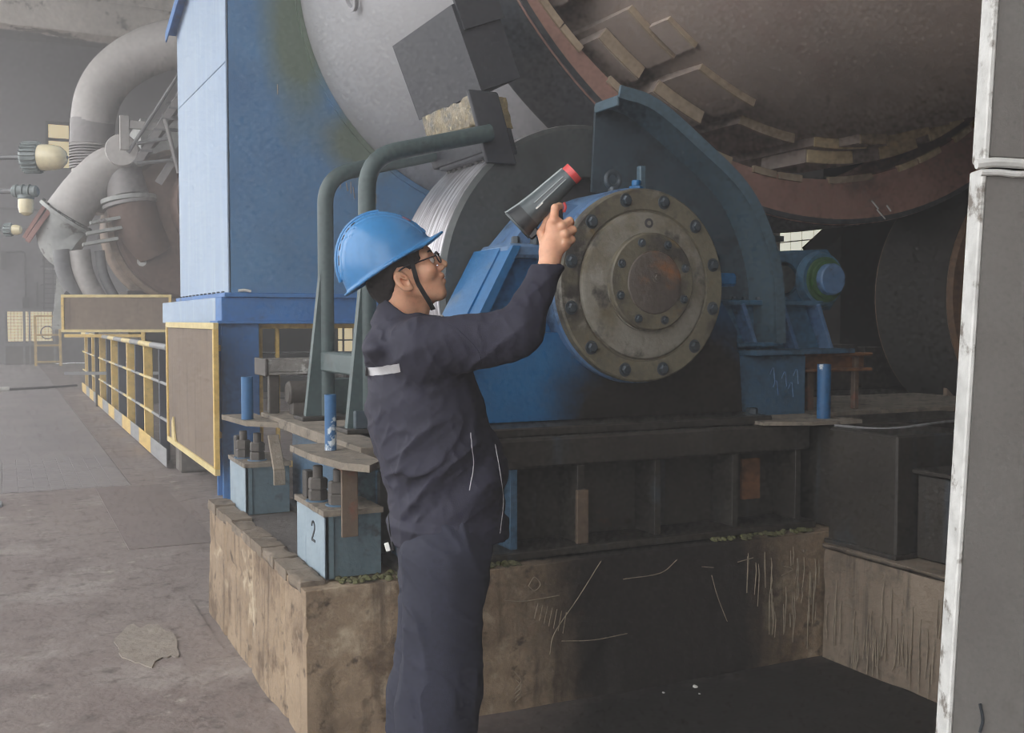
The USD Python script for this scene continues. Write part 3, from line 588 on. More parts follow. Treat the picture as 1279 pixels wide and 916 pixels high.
part(lt, 'eye_shank', cyl((RX - .03, 3.86, RZ + .405), (RX - .03, 3.86, RZ + .43), .022, n=14), 'bolt_dark')
part(bh, 'breather', J(cyl((RX + .05, 3.8, RZ + .40), (RX + .05, 3.8, RZ + .43), .03, n=6), cyl((RX + .05, 3.8, RZ + .43), (RX + .05, 3.8, RZ + .455), .02, n=14)), 'bearing_blue')
part(bh, 'vent_tube', box(RX + .07, RX + .10, 3.8, 3.83, RZ + .41, RZ + .52, .004), 'guard_edge')
part(bh, 'side_lug', box(RX - .46, RX - .395, 3.66, 3.71, RZ + .1, RZ + .125), 'dark_iron')

# ------------------------------------------------------------------ roller guard
gd = thing('roller_guard', 'dark blue sheet guard curving over the roller, right of the bearing', 'guard', (2.9, 4.0, 1.3))
outl = curve([(2.38, 2.40), (2.56, 2.36), (2.80, 2.21), (3.03, 2.04), (3.155, 1.86), (3.23, 1.64), (3.25, 1.34)], 6)
inn = [(3.19, 1.34), (3.05, 1.34), (2.86, 1.45), (2.86, 1.8), (2.62, 2.02), (2.36, 2.02)]
part(gd, 'side_sheet', prism([tuple(p) for p in outl] + inn, 'y', 4.03, 4.045), 'guard_dark')
def strip(path, off, y0, y1):
    t = np.gradient(path, axis=0); n_ = np.stack([t[:, 1], -t[:, 0]], 1); n_ /= np.linalg.norm(n_, axis=1)[:, None]
    return prism([tuple(p) for p in path] + [tuple(p) for p in (path - n_ * off)[::-1]], 'y', y0, y1)
part(gd, 'rim_sheet', strip(outl, .014, 3.84, 4.04), 'guard_edge'); part(gd, 'rim_lip', strip(outl, .055, 3.835, 3.849), 'guard_edge')
part(gd, 'end_cleat', obb((2.375, 3.93, 2.385), (.012, .19, .04), X_, Y_, Z_), 'guard_edge')
part(gd, 'mount_foot', box(3.05, 3.28, 3.86, 4.05, 1.325, 1.345), 'motor_blue')
# ------------------------------------------------------------------ second base: thrust roller unit
tu = thing('thrust_roller_unit', 'small blue thrust roller unit with a green ringed round cap', 'thrust roller', (3.4, 3.95, 1.0))
part(tu, 'box_base', box(3.0, 3.40, 3.8, 4.3, 1.0, 1.29, .01), 'frame_blue')
part(tu, 'deck_plate', prism([(3.04, 3.72), (3.74, 3.84), (3.74, 4.35), (3.04, 4.35)], 'z', 1.29, 1.312), 'frame_blue')
part(tu, 'stand', prism([(3.06, 1.312), (3.66, 1.312), (3.56, 1.52), (3.06, 1.52)], 'y', 4.0, 4.28), 'motor_blue')
part(tu, 'top_plate', box(3.04, 3.62, 3.93, 4.3, 1.52, 1.545), 'motor_blue')
for x in (3.12, 3.36, 3.58): part(tu, 'rib', obb((x + .045, 3.965, 1.418), (.022, .09, .235), unit((.92, 0, .38)), Y_, unit((-.38, 0, .92))), 'bearing_top')
hb = part(tu, 'housing', J(prism(Polygon([(3.36, 1.5), (3.74, 1.5), (3.79, 1.56), (3.80, 1.72), (3.72, 1.805), (3.36, 1.785)]).difference(Point(3.45, 1.65).buffer(.085)), 'y', 4.02, 4.26)), 'motor_blue')
part(tu, 'bracket', box(3.58, 3.72, 4.04, 4.2, 1.40, 1.5), 'motor_blue')
C0 = np.array([3.655, 4.02, 1.65])
part(tu, 'cap_ring', lathe([(.0, 0), (.138, 0), (.142, .012), (.13, .05), (0, .05)], C0, -Y_, 40), 'motor_blue')
part(tu, 'green_ring', lathe([(.0, .05), (.112, .05), (.112, .066), (.0, .066)], C0, -Y_, 40), 'seal_green', 'green ring'); part(tu, 'green_ring', lathe([(.0, .066), (.095, .066), (.095, .082), (.0, .082)], C0, -Y_, 40), 'seal_green', 'green ring')
part(tu, 'round_cap', lathe([(.0, .08), (.078, .08), (.078, .112), (.072, .12), (0, .12)], C0, -Y_, 40), 'bearing_top', 'pale blue round cap')
part(tu, 'inner_roller', cyl((3.46, 4.03, 1.65), (3.46, 4.24, 1.65), .07, n=24), 'roller_steel')
for x in (3.1, 3.16, 3.24): part(tu, 'plate_bolt', bolt((x, 3.96, 1.545), Z_, .014, .016), 'bolt_dark')
mkz = []
for i, (x, zz) in enumerate(((3.18, 1.2), (3.2, 1.14), (3.25, 1.18), (3.29, 1.13), (3.32, 1.19))): mkz.append(tube(curve([(x, 3.798, zz), (x + .02, 3.798, zz + .03), (x + .03, 3.798, zz - .04)], 4), .003, 5))
part(tu, 'chalk_mark', J(*mkz), 'bearing_top', kind='stuff')
part(tu, 'rust_beam', J(box(3.42, 3.86, 3.9, 3.93, 1.205, 1.285), box(3.42, 3.86, 3.84, 3.93, 1.275, 1.29), box(3.42, 3.86, 3.84, 3.93, 1.2, 1.215)), 'rust_orange', 'orange rusty beam')
part(tu, 'beam_leg', box(3.5, 3.54, 3.9, 3.94, 1.01, 1.2), 'rust_plate'); part(tu, 'beam_leg', box(3.78, 3.81, 3.88, 3.91, 1.01, 1.27), 'rust_plate')
sp_ = thing('slant_plate', 'dark slanted steel plate in front of the bright block window', 'steel plate', (5.2, 6.1, 1.8))
part(sp_, 'plate', obb((5.62, 6.1, 2.07), (.42, .04, .13), unit((.8, 0, .6)), Y_, unit((-.6, 0, .8))), 'near_black')
part(sp_, 'hanger', box(5.78, 5.9, 6.08, 6.2, 2.2, 3.2), 'near_black')
cb = thing('conduit_box', 'grey cabinet with a lit slot under the kiln left of the window', 'cabinet', (4.95, 6.0, 0))
part(cb, 'cabinet', box(4.66, 4.98, 6.0, 6.4, 0, 1.98), 'dark_iron'); part(cb, 'lid', box(4.6, 5.1, 5.95, 6.45, 2.02, 2.06), 'guard_edge'); part(cb, 'lid_post', box(4.7, 4.74, 6.0, 6.04, 1.98, 2.02), 'guard_edge')
part(cb, 'slot', box(4.82, 4.86, 5.985, 6.0, 1.8, 1.95), 'scrap_white')
pb = thing('pier_blocks', 'row of stained concrete blocks at the back of the deck under the kiln', 'concrete blocks', (4.5, 5.4, 1.0))
for k, x in enumerate((3.95, 4.22, 4.5, 4.8, 5.1)): part(pb, 'block', slab(x, x + .24, 5.15, 5.35, 1.0, 1.27 + .02 * (k % 2), .06, .006, 8, k), 'conc_dark', smooth=50)
part(pb, 'footing', box(3.9, 5.6, 5.12, 5.6, .55, 1.0), 'near_black')

# ================================================================== GRAPHITE LUBRICATOR, WIPER, BENT PIPES
lb = thing('lubricator', 'dark graphite lubricator block pressed against the riding ring', 'lubricator', (1.9, 4.4, 2.4))
e1 = unit((1.854 - 1.716, 0, 2.43 - 2.77)); nrm = np.array([-e1[2], 0, e1[0]]); nrm = nrm if nrm[0] > 0 else -nrm
def sheet(p, a, b, th, mat, nm):
    """block standing on a face: corner p, edges a and b, thickness th towards +x"""
    n_ = unit(np.cross(a, b)); n_ = n_ if n_[0] > 0 else -n_
    q = np.array([p + i * a + j * b + k * n_ * th for i in (0, 1) for j in (0, 1) for k in (0, 1)]); part(lb, nm, T(Manifold.hull_points(q)), mat)
P = np.array([1.716, 4.10, 2.775]); sheet(P, np.array([.138, 0, -.345]), np.array([0, .74, 0]), .20, 'graphite', 'graphite_block')
sheet(np.array([1.722, 4.085, 2.80]), np.array([.05, 0, -.125]), np.array([0, .02, 0]), .20, 'graphite', 'cover_edge')
wi = thing('roller_wiper', 'oily wiper holder caked with sludge lying on the roller tread', 'wiper', (1.85, 4.3, 2.1))
def blk(x0, x1, y0, y1, z0, z1, dx, mat, nm, rough=0, seed=0):
    m = slab(x0, x1, y0, y1, z0, z1, .03, rough, 25, seed) if rough else box(x0, x1, y0, y1, z0, z1, .006)
    m.vertices = m.vertices + np.outer((m.vertices[:, 2] - z0) * dx, X_); part(wi, nm, m, mat, smooth=50)
blk(1.86, 2.02, 4.08, 4.68, 2.17, 2.28, -.3, 'graphite', 'holder')
blk(1.835, 2.0, 4.09, 4.67, 2.28, 2.41, -.25, 'oily_sludge', 'sludge_bed', .012, 2)
blk(1.86, 2.0, 4.05, 4.08, 2.12, 2.42, -.3, 'graphite', 'end_plate')
blk(1.87, 1.98, 4.1, 4.62, 2.155, 2.19, -.1, 'graphite', 'foot_bar')
gr = []
for i in range(26):
    y = 4.10 + .021 * i; x = 1.93 + .01 * math.sin(i * 2.1); z = RZ + math.sqrt(.737 ** 2 - (x - RX) ** 2)
    gr.append(lathe([(0, -.012), (.026, 0), (.02, .022), (0, .03)], (x, y, z - .002), unit((-.6, 0, .8)), 7))
part(wi, 'grease_roll', J(*gr), 'grease_black', 'lumpy black grease bead along the wiper', kind='stuff')
bp = thing('bent_pipe', 'bent green grey pipe standing nearer, carrying the wiper holder', 'pipe bracket', (1.31, 4.0, 1.0))
part(bp, 'pipe', tube(bend([(1.315, 4.02, 1.0), (1.315, 4.02, 2.10), (1.86, 4.02, 2.24)], .13, 8), .036, 18), 'pipe_green')
part(bp, 'gusset', prism([(1.22, 1.0), (1.30, 1.0), (1.30, 1.62), (1.285, 1.62)], 'y', 4.0, 4.04), 'pipe_green')
part(bp, 'foot', box(1.2, 1.4, 3.94, 4.1, 1.0, 1.018), 'frame_dark'); part(bp, 'foot_block', box(1.24, 1.36, 3.955, 3.985, 1.018, 1.09), 'guard_dark')
bp2 = thing('bent_pipe', 'bent green grey pipe standing farther left, bending behind the near one', 'pipe bracket', (1.31, 4.6, 1.0))
part(bp2, 'pipe', tube(bend([(1.315, 4.62, 1.0), (1.315, 4.62, 2.10), (1.86, 4.62, 2.24)], .13, 8), .036, 18), 'pipe_green')
part(bp2, 'gusset', prism([(1.21, 1.0), (1.30, 1.0), (1.30, 1.66), (1.285, 1.66)], 'y', 4.6, 4.64), 'pipe_green')
part(bp2, 'foot', box(1.18, 1.4, 4.54, 4.7, 1.0, 1.018), 'frame_dark')
tie = thing('tie_beam', 'dark green tie beam low between the two bent pipes', 'beam', (1.3, 4.3, 1.2))
part(tie, 'tube', box(1.275, 1.355, 4.06, 4.58, 1.22, 1.31, .008), 'pipe_green')
ot = thing('oil_tray', 'oil caked drip tray on legs at the far end of the base frame', 'drip tray', (1.4, 5.0, 1.0))
part(ot, 'tray', J(box(1.13, 1.60, 4.98, 5.2, 1.185, 1.20), box(1.13, 1.60, 4.98, 4.99, 1.2, 1.26), box(1.13, 1.60, 5.19, 5.2, 1.2, 1.26)), 'tray_sludge')
part(ot, 'tray_end', box(1.115, 1.13, 4.97, 5.21, 1.18, 1.265), 'nut_dark'); part(ot, 'leg', box(1.14, 1.19, 5.0, 5.04, 1.0, 1.185), 'nut_dark'); part(ot, 'leg', box(1.52, 1.56, 5.0, 5.04, 1.0, 1.185), 'nut_dark')
gp = thing('grease_pump', 'small dark motor and green box under the drip tray', 'pump', (1.35, 4.86, 1.0))
part(gp, 'motor', cyl((1.2, 4.9, 1.105), (1.38, 4.9, 1.105), .055, n=24, c=.01), 'nut_dark'); part(gp, 'motor_foot', box(1.22, 1.36, 4.86, 4.94, 1.0, 1.06), 'nut_dark')
part(gp, 'green_box', box(1.385, 1.5, 4.82, 4.95, 1.0, 1.17), 'pipe_green')
part(gp, 'terminal_box', box(1.28, 1.36, 4.78, 4.84, 1.0, 1.08), 'rust_plate')

# ================================================================== KILN HOOD (blue)
HX0, HX1, HY0, HY1, HZ0, HZ1 = 1.63, 6.2, 8.5, 11.0, 1.67, 8.2
hd = thing('kiln_hood', 'tall blue sheet steel kiln hood with a round opening for the grey shell', 'kiln hood', (3.9, 9.7, 0))
fp = Polygon([(HX0, HZ0), (HX1, HZ0), (HX1, HZ1), (HX0, HZ1)]).difference(Point(HOX, HOZ).buffer(RS + .03, 64))
part(hd, 'front_sheet', prism(fp, 'y', HY0, HY0 + .03), 'hood_blue')
part(hd, 'opening_collar', lathe([(RS + .01, HY0 - .03), (RS + .05, HY0 - .03), (RS + .05, HY0 + .1), (RS + .01, HY0 + .1), (RS + .01, HY0 - .03)], (HOX, 0, HOZ), Y_, 128), 'hood_blue')
part(hd, 'side_sheet', box(HX0 - .012, HX0 + .012, HY0, HY1, HZ0, HZ1, .002), 'hood_blue_lit', 'blue side sheet with daylight painted into its tone')
part(hd, 'side_sheet', box(HX1 - .012, HX1 + .012, HY0 + .03, HY1, HZ0, HZ1, .002), 'hood_blue')
part(hd, 'rear_sheet', box(HX0 + .012, HX1 - .012, HY1 - .03, HY1, HZ0, HZ1, .002), 'hood_blue'); part(hd, 'roof_sheet', box(HX0, HX1, HY0, HY1, HZ1, HZ1 + .03), 'hood_blue')
part(hd, 'weld_seam', tube([(HX0 - .013, 8.52, 3.50), (HX0 - .013, 10.95, 3.57)], .007, 6), 'hood_blue_lit')
part(hd, 'slope_angle', J(obb((HX0 - .05, 10.2, 4.55), (.10, 1.9, .03), X_, unit((0, 1, -.22)), unit((0, .22, 1)), .002), obb((HX0 - .1, 10.2, 4.51), (.012, 1.9, .10), X_, unit((0, 1, -.22)), unit((0, .22, 1)), .002)), 'beam_blue')
part(hd, 'bottom_flange', box(HX0 - .05, HX1 + .05, HY0 - .05, HY1 + .05, HZ0 - .035, HZ0), 'beam_blue')
for k in range(12): part(hd, 'flange_bolt', bolt((HX0 - .035, HY0 + .1 + .205 * k, HZ0), Z_, .014, .014, False), 'bolt_dark')
part(hd, 'white_smear', tube(curve([(1.69, HY0 - .045, 1.685), (1.74, HY0 - .045, 1.69), (1.79, HY0 - .045, 1.68)], 4), .012, 8), 'white_mark', 'pale rag scrap on the flange')
cs = []
for i, (x, z) in enumerate(((2.55, 2.62), (2.60, 2.60), (2.64, 2.61), (2.66, 2.57))): cs.append(tube([(x, HY0 - .003, z), (x + .012 * (i % 2), HY0 - .003, z - .07 - .03 * (i > 1))], .004, 5))
cs.append(tube([(2.03, HY0 - .003, 3.36), (2.03, HY0 - .003, 3.28)], .004, 5)); cs.append(tube([(2.86, HY0 - .003, 2.52), (2.86, HY0 - .003, 2.44)], .004, 5))
part(hd, 'chalk_mark', J(*cs), 'chalk', 'small pale chalk ticks')
part(hd, 'sill_beam', J(box(HX0 - .07, HX1, HY0 - .02, HY0 + .24, 1.42, 1.635), ), 'beam_blue')
part(hd, 'sill_beam', box(HX0 - .07, HX0 + .15, HY0 + .24, 11.9, 1.42, 1.635), 'hood_blue_lit', 'side sill beam')
part(hd, 'sill_flange', box(HX0 - .11, HX1, HY0 - .06, HY0 + .28, 1.42, 1.445), 'beam_blue')
for x, y in ((1.56, 8.5), (5.9, 8.5), (5.9, 10.7)): part(hd, 'leg', J(box(x, x + .3, y, y + .02, 0, 1.42), box(x, x + .3, y + .24, y + .26, 0, 1.42), box(x + .14, x + .16, y + .02, y + .24, 0, 1.42)), 'beam_blue')

# ------------------------------------------------------------------ yellow framed guards
def framed(t, c, ex, ey, w, h, bar=.05, d=.04, mat='yellow', mesh='mesh_brown', mids=(), top='yellow_pale'):
    """frame standing on the point c (lower corner), ex along, z up"""
    c, ex, ey = np.array(c, float), np.array(ex, float), np.array(ey, float)
    part(t, 'frame_bar', obb(c + ex * w / 2 + uu * (h - bar / 2), (w, d, bar), ex, ey, uu), top)
    part(t, 'frame_bar', obb(c + ex * w / 2 + uu * bar / 2, (w, d, bar), ex, ey, uu), top)
    for s in (bar / 2, w - bar / 2): part(t, 'frame_bar', obb(c + ex * s + uu * h / 2, (bar, d, h - 2 * bar), ex, ey, uu), mat)
    for m_ in mids: part(t, 'mid_bar', obb(c + ex * w / 2 + uu * m_, (w - 2 * bar, d * .4, .02), ex, ey, uu), 'yellow')
    if mesh: part(t, 'mesh_sheet', obb(c + ex * w / 2 + uu * h / 2, (w - 2 * bar, .008, h - 2 * bar), ex, ey, uu, .001), mesh)
g1 = thing('mesh_barrier', 'brown mesh guard panel in a yellow frame beside the blue column', 'barrier', (1.42, 9.2, 0))
framed(g1, (1.42, 7.95, .28), Y_, X_, 2.55, 1.15)
part(g1, 'torn_corner', prism([(9.95, .33), (10.15, .33), (10.15, .5), (10.08, .55), (10.02, .44)], 'x', 1.395, 1.41), 'yellow_pale')
for z in (.5, 1.2): part(g1, 'bracket', box(1.44, 1.56, 8.52, 8.6, z, z + .05), 'yellow')
solo('concrete_block', box(1.47, 1.86, 10.2, 10.45, 0, .42, .02), 'conc_block', 'small grey concrete block under the mesh guard panel', 'block')
g2 = thing('yellow_barrier', 'yellow guard frame between blue column and bent pipes', 'barrier', (2.6, 8.7, 0))
framed(g2, (1.86, 8.62, .22), X_, Y_, 1.7, 1.21, mesh=None, mids=(), top='yellow')
part(g2, 'mid_post', box(2.02, 2.05, 8.60, 8.64, .27, 1.38), 'yellow'); part(g2, 'mid_post', box(2.86, 2.92, 8.60, 8.64, .27, 1.38), 'yellow')
for z in (1.18, .98, .8): part(g2, 'wire', tube([(1.9, 8.62, z), (3.52, 8.62, z)], .006, 6), 'steel_grey')
for x in (1.9, 3.5): part(g2, 'leg', box(x - .03, x + .03, 8.6, 8.64, 0, .22), 'yellow')
g3 = thing('mesh_barrier', 'long brown mesh guard panel in a yellow frame under the far grey machine', 'barrier', (1.6, 17.7, 0))
ex3 = unit((2.42 - .836, 17.326 - 18.099, 0)); ey3 = np.array([-ex3[1], ex3[0], 0])
framed(g3, (.83, 18.09, 1.255), ex3, ey3, 1.76, .60, bar=.045)
for s in (1.3, 1.72):
    c = np.array([.83, 18.09, 0]) + ex3 * s; part(g3, 'leg', obb(c + uu * .627, (.06, .05, 1.255), ex3, ey3, uu), 'yellow')
part(g3, 'lower_rail', obb(np.array([.83, 18.09, 1.2]) + ex3 * .66, (1.24, .04, .05), ex3, ey3, uu), 'yellow'); part(g3, 'lower_rail', obb(np.array([.83, 18.09, .6]) + ex3 * .88, (1.7, .04, .05), ex3, ey3, uu), 'steel_grey')
g4 = thing('yellow_gate', 'small yellow tube gate standing by the far wall', 'gate', (1.2, 36, 0))
for x in (.84, 1.56): part(g4, 'post', box(x, x + .08, 36, 36.06, 0, 1.6), 'yellow')
for z in (1.55, .95, .62, .1): part(g4, 'bar', box(.92, 1.56, 36.01, 36.05, z, z + .06), 'yellow')
part(g4, 'handwheel', lathe([(.2 + .02 * math.cos(a), .02 * math.sin(a)) for a in np.linspace(0, 6.2832, 9)], (1.25, 36.5, 1.05), Y_, 20), 'steel_grey')
g5 = thing('mesh_fence', 'wire mesh fence before the bright low opening', 'fence', (.8, 37.3, 0))
for x in (-.02, .55, .72, 1.45): part(g5, 'post', box(x, x + .06, 37.3, 37.36, 0, 1.75), 'steel_grey')
part(g5, 'rail', box(-.02, 1.51, 37.3, 37.36, 1.72, 1.78), 'steel_grey'); part(g5, 'rail', box(-.02, 1.51, 37.3, 37.36, .62, .68), 'steel_grey')
part(g5, 'wire_mesh', J(*[box(x - .006, x + .006, 37.32, 37.332, .68, 1.72, .001) for x in np.arange(.1, 1.45, .1)], *[box(0, 1.48, 37.32, 37.332, z - .006, z + .006, .001) for z in np.arange(.76, 1.72, .1)]), 'steel_grey', kind='stuff')
part(g5, 'skirt', box(-.02, 1.51, 37.36, 37.4, 0, .6), 'conc_dark')

# ------------------------------------------------------------------ railing along the walkway
rl = thing('guard_railing', 'yellow and black striped walkway railing with toe boards', 'railing', (1.42, 16.5, 0))
ys, yb = [12.35, 14.16, 16.34, 18.4, 20.1, 21.89], [11.07, 13.22, 15.27, 17.13, 19.2, 21.0]
for y in ys: part(rl, 'post', box(1.405, 1.50, y - .03, y + .03, .02, 1.16), 'yellow')
for y in yb: part(rl, 'post', box(1.405, 1.50, y - .03, y + .03, .02, 1.16), 'rail_black')
seg = sorted([(y, 'yellow') for y in ys] + [(y, 'rail_grey') for y in yb]); edges = [10.5] + [(a[0] + b[0]) / 2 for a, b in zip(seg, seg[1:])] + [22.6]
for (y, m), a, b in zip(seg, edges, edges[1:]):
    part(rl, 'toe_board', box(1.39, 1.40, a + .005, b - .005, .02, .2, .002), m)
    part(rl, 'top_rail', cyl((1.42, a, 1.185), (1.42, b, 1.185), .032, n=12), 'yellow_pale' if m == 'yellow' else 'rail_grey')
    for z in (.46, .82): part(rl, 'mid_rail', cyl((1.42, a, z), (1.42, b, z), .016, n=10), 'yellow_pale' if m == 'yellow' else 'rail_grey')

# ================================================================== FAR MACHINE (left background)
dm = thing('far_drum', 'brown far drum with a ribbed tan ring behind the blue hood', 'drum', (2.9, 19.5, 0))
DX, DZ = 2.95, 3.05
part(dm, 'end_face', lathe([(0, 18.5), (1.2, 18.5), (1.25, 18.55), (1.25, 18.7), (0, 18.7)], (DX, 0, DZ), Y_, 72), 'drum_brown')
for k in range(13): part(dm, 'rib', lathe([(1.2, 0), (1.36, .005), (1.37, .02), (1.37, .07), (1.36, .085), (1.2, .09)], (DX, 18.72 + .115 * k, DZ), Y_, 64), 'rib_tan')
part(dm, 'barrel', lathe([(1.0, 18.7), (1.27, 18.7), (1.27, 20.4), (1.0, 20.4)], (DX, 0, DZ), Y_, 64), 'drum_brown')
part(dm, 'inner_shell', lathe([(.9, 17.7), (.93, 17.7), (.93, 18.5), (.9, 18.5)], (DX + .55, 0, DZ + .35), Y_, 64), 'drum_brown')
part(dm, 'pale_patch', lathe([(0, 0), (.07, 0), (.08, .01), (0, .012)], (DX - .85, 18.49, DZ - .62), -Y_, 9), 'white_mark')
part(dm, 'pale_patch', tube(curve([(DX + .05, 18.46, DZ + .05), (DX + .0, 18.46, DZ - .1), (DX + .1, 18.46, DZ - .25)], 4), .03, 6), 'rib_tan')
part(dm, 'cradle', J(box(1.9, 4.2, 18.8, 20.2, 1.2, 1.95), box(2.2, 2.6, 18.9, 20.1, 0, 1.2), box(3.4, 3.9, 18.9, 20.1, 0, 1.2)), 'conc_dark')
hs = thing('far_housing', 'brownish grey sheet housing above the far drum', 'machine housing', (4, 21.5, 0))
part(hs, 'casing', box(2.4, 6.5, 20.6, 23.2, 1.9, 4.5), 'drum_brown'); part(hs, 'top_band', box(2.35, 6.55, 20.55, 23.25, 4.5, 5.2), 'flange_pale'); part(hs, 'base', box(2.8, 6.2, 20.9, 23, 0, 1.9), 'near_black')
for z in (4.0, 4.46): part(hs, 'band_bar', box(2.38, 4.2, 20.5, 20.56, z, z + .05), 'steel_grey')
part(hs, 'band_post', box(2.45, 2.5, 20.48, 20.55, 3.7, 4.5), 'steel_grey'); part(hs, 'band_post', box(3.2, 3.25, 20.48, 20.55, 3.9, 4.6), 'steel_grey')
du = thing('exhaust_duct', 'big grey elbow duct rising from a bellows and bending behind the hood', 'duct', (1.45, 19.5, 0))
dp = curve([(1.43, 19.5, 4.45), (1.46, 19.49, 4.95), (1.56, 19.45, 5.35), (1.80, 19.38, 5.72), (2.2, 19.22, 6.03), (2.7, 19.0, 6.22), (3.6, 18.7, 6.4)], 6)
part(du, 'elbow', tube(dp, np.linspace(.35, .43, len(dp)), 32), 'duct_grey')
part(du, 'collar', cyl((1.43, 19.5, 4.46), (1.45, 19.5, 4.9), .365, n=32, c=.01), 'duct_shade', 'slightly darker duct collar')
part(du, 'bellows', lathe(sum([[(.30, .047 * k), (.345, .047 * k + .008), (.345, .047 * k + .03), (.30, .047 * k + .038)] for k in range(9)], []), (1.40, 19.52, 4.05), Z_, 32), 'duct_shade', 'corrugated bellows')
part(du, 'lower_pipe', cyl((1.37, 19.52, 3.3), (1.40, 19.52, 4.05), .31, n=32), 'duct_grey')
br = thing('branch_pipe', 'grey branch pipe with a round end cap and bolted flanges', 'pipe', (1.5, 18.8, 0))
part(br, 'diagonal', tube(curve([(1.80, 18.62, 4.12), (1.55, 18.7, 3.98), (1.25, 18.85, 3.62), (1.0, 18.95, 3.22)], 5), np.linspace(.27, .37, 16), 28), 'duct_grey')
part(br, 'end_cap', cyl((1.785, 18.24, 4.235), (1.95, 19.0, 4.235), .262, n=32, c=.015), 'duct_grey')
part(br, 'down_pipe', cyl((1.82, 18.76, 4.2), (1.93, 18.62, 3.5), .31, .34, n=28), 'duct_shade')
part(br, 'flange', cyl((1.92, 18.62, 3.50), (1.93, 18.615, 3.43), .45, n=32), 'flange_pale'); part(br, 'flange', cyl((1.935, 18.61, 3.415), (1.945, 18.605, 3.36), .44, n=32), 'duct_shade')
part(br, 'throat', tube(curve([(1.945, 18.6, 3.4), (2.08, 18.6, 3.0), (2.3, 18.7, 2.6)], 6), np.linspace(.40, .36, 13), 28), 'drum_brown', 'brown chute below the flange')
dn = unit((-.55, .2, -.82))
part(br, 'elbow_flange', cyl(np.array([.98, 18.96, 3.2]), np.array([.98, 18.96, 3.2]) + dn * .06, .46, n=32), 'flange_pale')
part(br, 'elbow_box', tube(curve([(.98, 18.96, 3.2), (.86, 19.0, 2.98), (.9, 19.0, 2.72), (1.1, 18.95, 2.58)], 5), .36, 12), 'flange_pale', 'pale bolted elbow box')
part(br, 'red_flange', cyl((.60, 19.0, 3.02), (.54, 19.0, 3.06), .36, n=28), 'flange_red', 'pinkish flange plate'); part(br, 'red_flange', cyl((.52, 19.0, 3.07), (.47, 19.0, 3.1), .33, n=28), 'flange_red', 'pinkish flange plate')
for k in range(10):
    a = 2 * math.pi * k / 10; X, Y, D = basis(dn); part(br, 'flange_bolt', bolt(np.array([.98, 18.96, 3.2]) + .42 * (math.cos(a) * X + math.sin(a) * Y), -dn, .03, .03, False), 'dark_iron')
for k, z in enumerate((2.98, 2.80, 2.62)): part(br, 'clamp_plate', obb((1.45 + .12 * (2 - k) * .5, 18.45, z + .12), (.55, .3, .05), unit((1, 0, .22)), Y_, unit((-.22, 0, 1))), 'flange_pale')
dpip = thing('drain_pipe', 'pair of shiny grey pipes curving down under the branch flange', 'pipe', (1.0, 18.8, 0))
for k, (x, r, m) in enumerate(((.86, .13, 'steel_grey'), (1.14, .17, 'duct_grey'), (1.45, .08, 'steel_grey'))):
    part(dpip, 'pipe', tube(curve([(x, 18.6, 2.6), (x + .06, 18.6, 2.2), (x + .28, 18.6, 1.75), (x + .62, 18.6, 1.42)], 6), r, 18), m)
part(dpip, 'backing_plate', prism([(.72, 1.3), (1.75, 1.3), (1.35, 2.3), (.85, 2.6)], 'y', 18.95, 19.0), 'flange_pale'); part(dpip, 'strut', cyl((.9, 18.4, 1.9), (1.45, 18.4, 1.45), .03, n=8), 'dark_iron'); part(dpip, 'strut', cyl((1.0, 18.4, 1.35), (1.6, 18.4, 1.55), .03, n=8), 'dark_iron')
part(dpip, 'post', box(1.36, 1.42, 18.7, 18.8, 0, 1.4), 'dark_iron')
ld = thing('steel_stair', 'steep grey steel stair rising to the right behind the hood', 'stair', (2.3, 18, 3.6))
sA, sB = np.array([1.98, 18.0, 3.98]), np.array([3.05, 17.7, 5.75]); sd = unit(sB - sA)
for o in (0, .38):
    q = np.array([o * .9, 0, -o * .75]); part(ld, 'stringer', obb((sA + sB) / 2 + q, (.12, .05, np.linalg.norm(sB - sA)), unit(np.cross(Y_, sd)), Y_, sd), 'duct_shade')
part(ld, 'handrail', cyl(sA + [-.12, 0, .18], sB + [-.12, 0, .18], .03, n=8), 'steel_grey')
for k in range(10):
    p = sA + (sB - sA) * (k + .5) / 10; part(ld, 'tread', obb(p + [.0, .35, -.05], (.2, .75, .03), X_, Y_, Z_, .003), 'steel_grey')
part(ld, 'post', box(1.74, 1.88, 17.95, 18.05, 4.2, 4.75), 'duct_grey', 'pale stub post'); part(ld, 'landing_rail', box(1.88, 2.32, 17.97, 18.03, 4.55, 4.68), 'duct_grey')
for z in (4.55, 4.75, 4.98): part(ld, 'side_bar', box(2.45, 3.3, 17.95, 18.0, z, z + .05), 'steel_grey')
part(ld, 'brace', cyl((2.42, 17.85, 4.72), (2.62, 17.8, 3.85), .035, n=8), 'duct_shade'); part(ld, 'brace', cyl((1.98, 17.9, 4.3), (2.5, 17.85, 4.42), .03, n=8), 'steel_grey'); part(ld, 'brace', cyl((1.98, 17.9, 3.98), (2.62, 17.85, 4.08), .03, n=8), 'steel_grey')
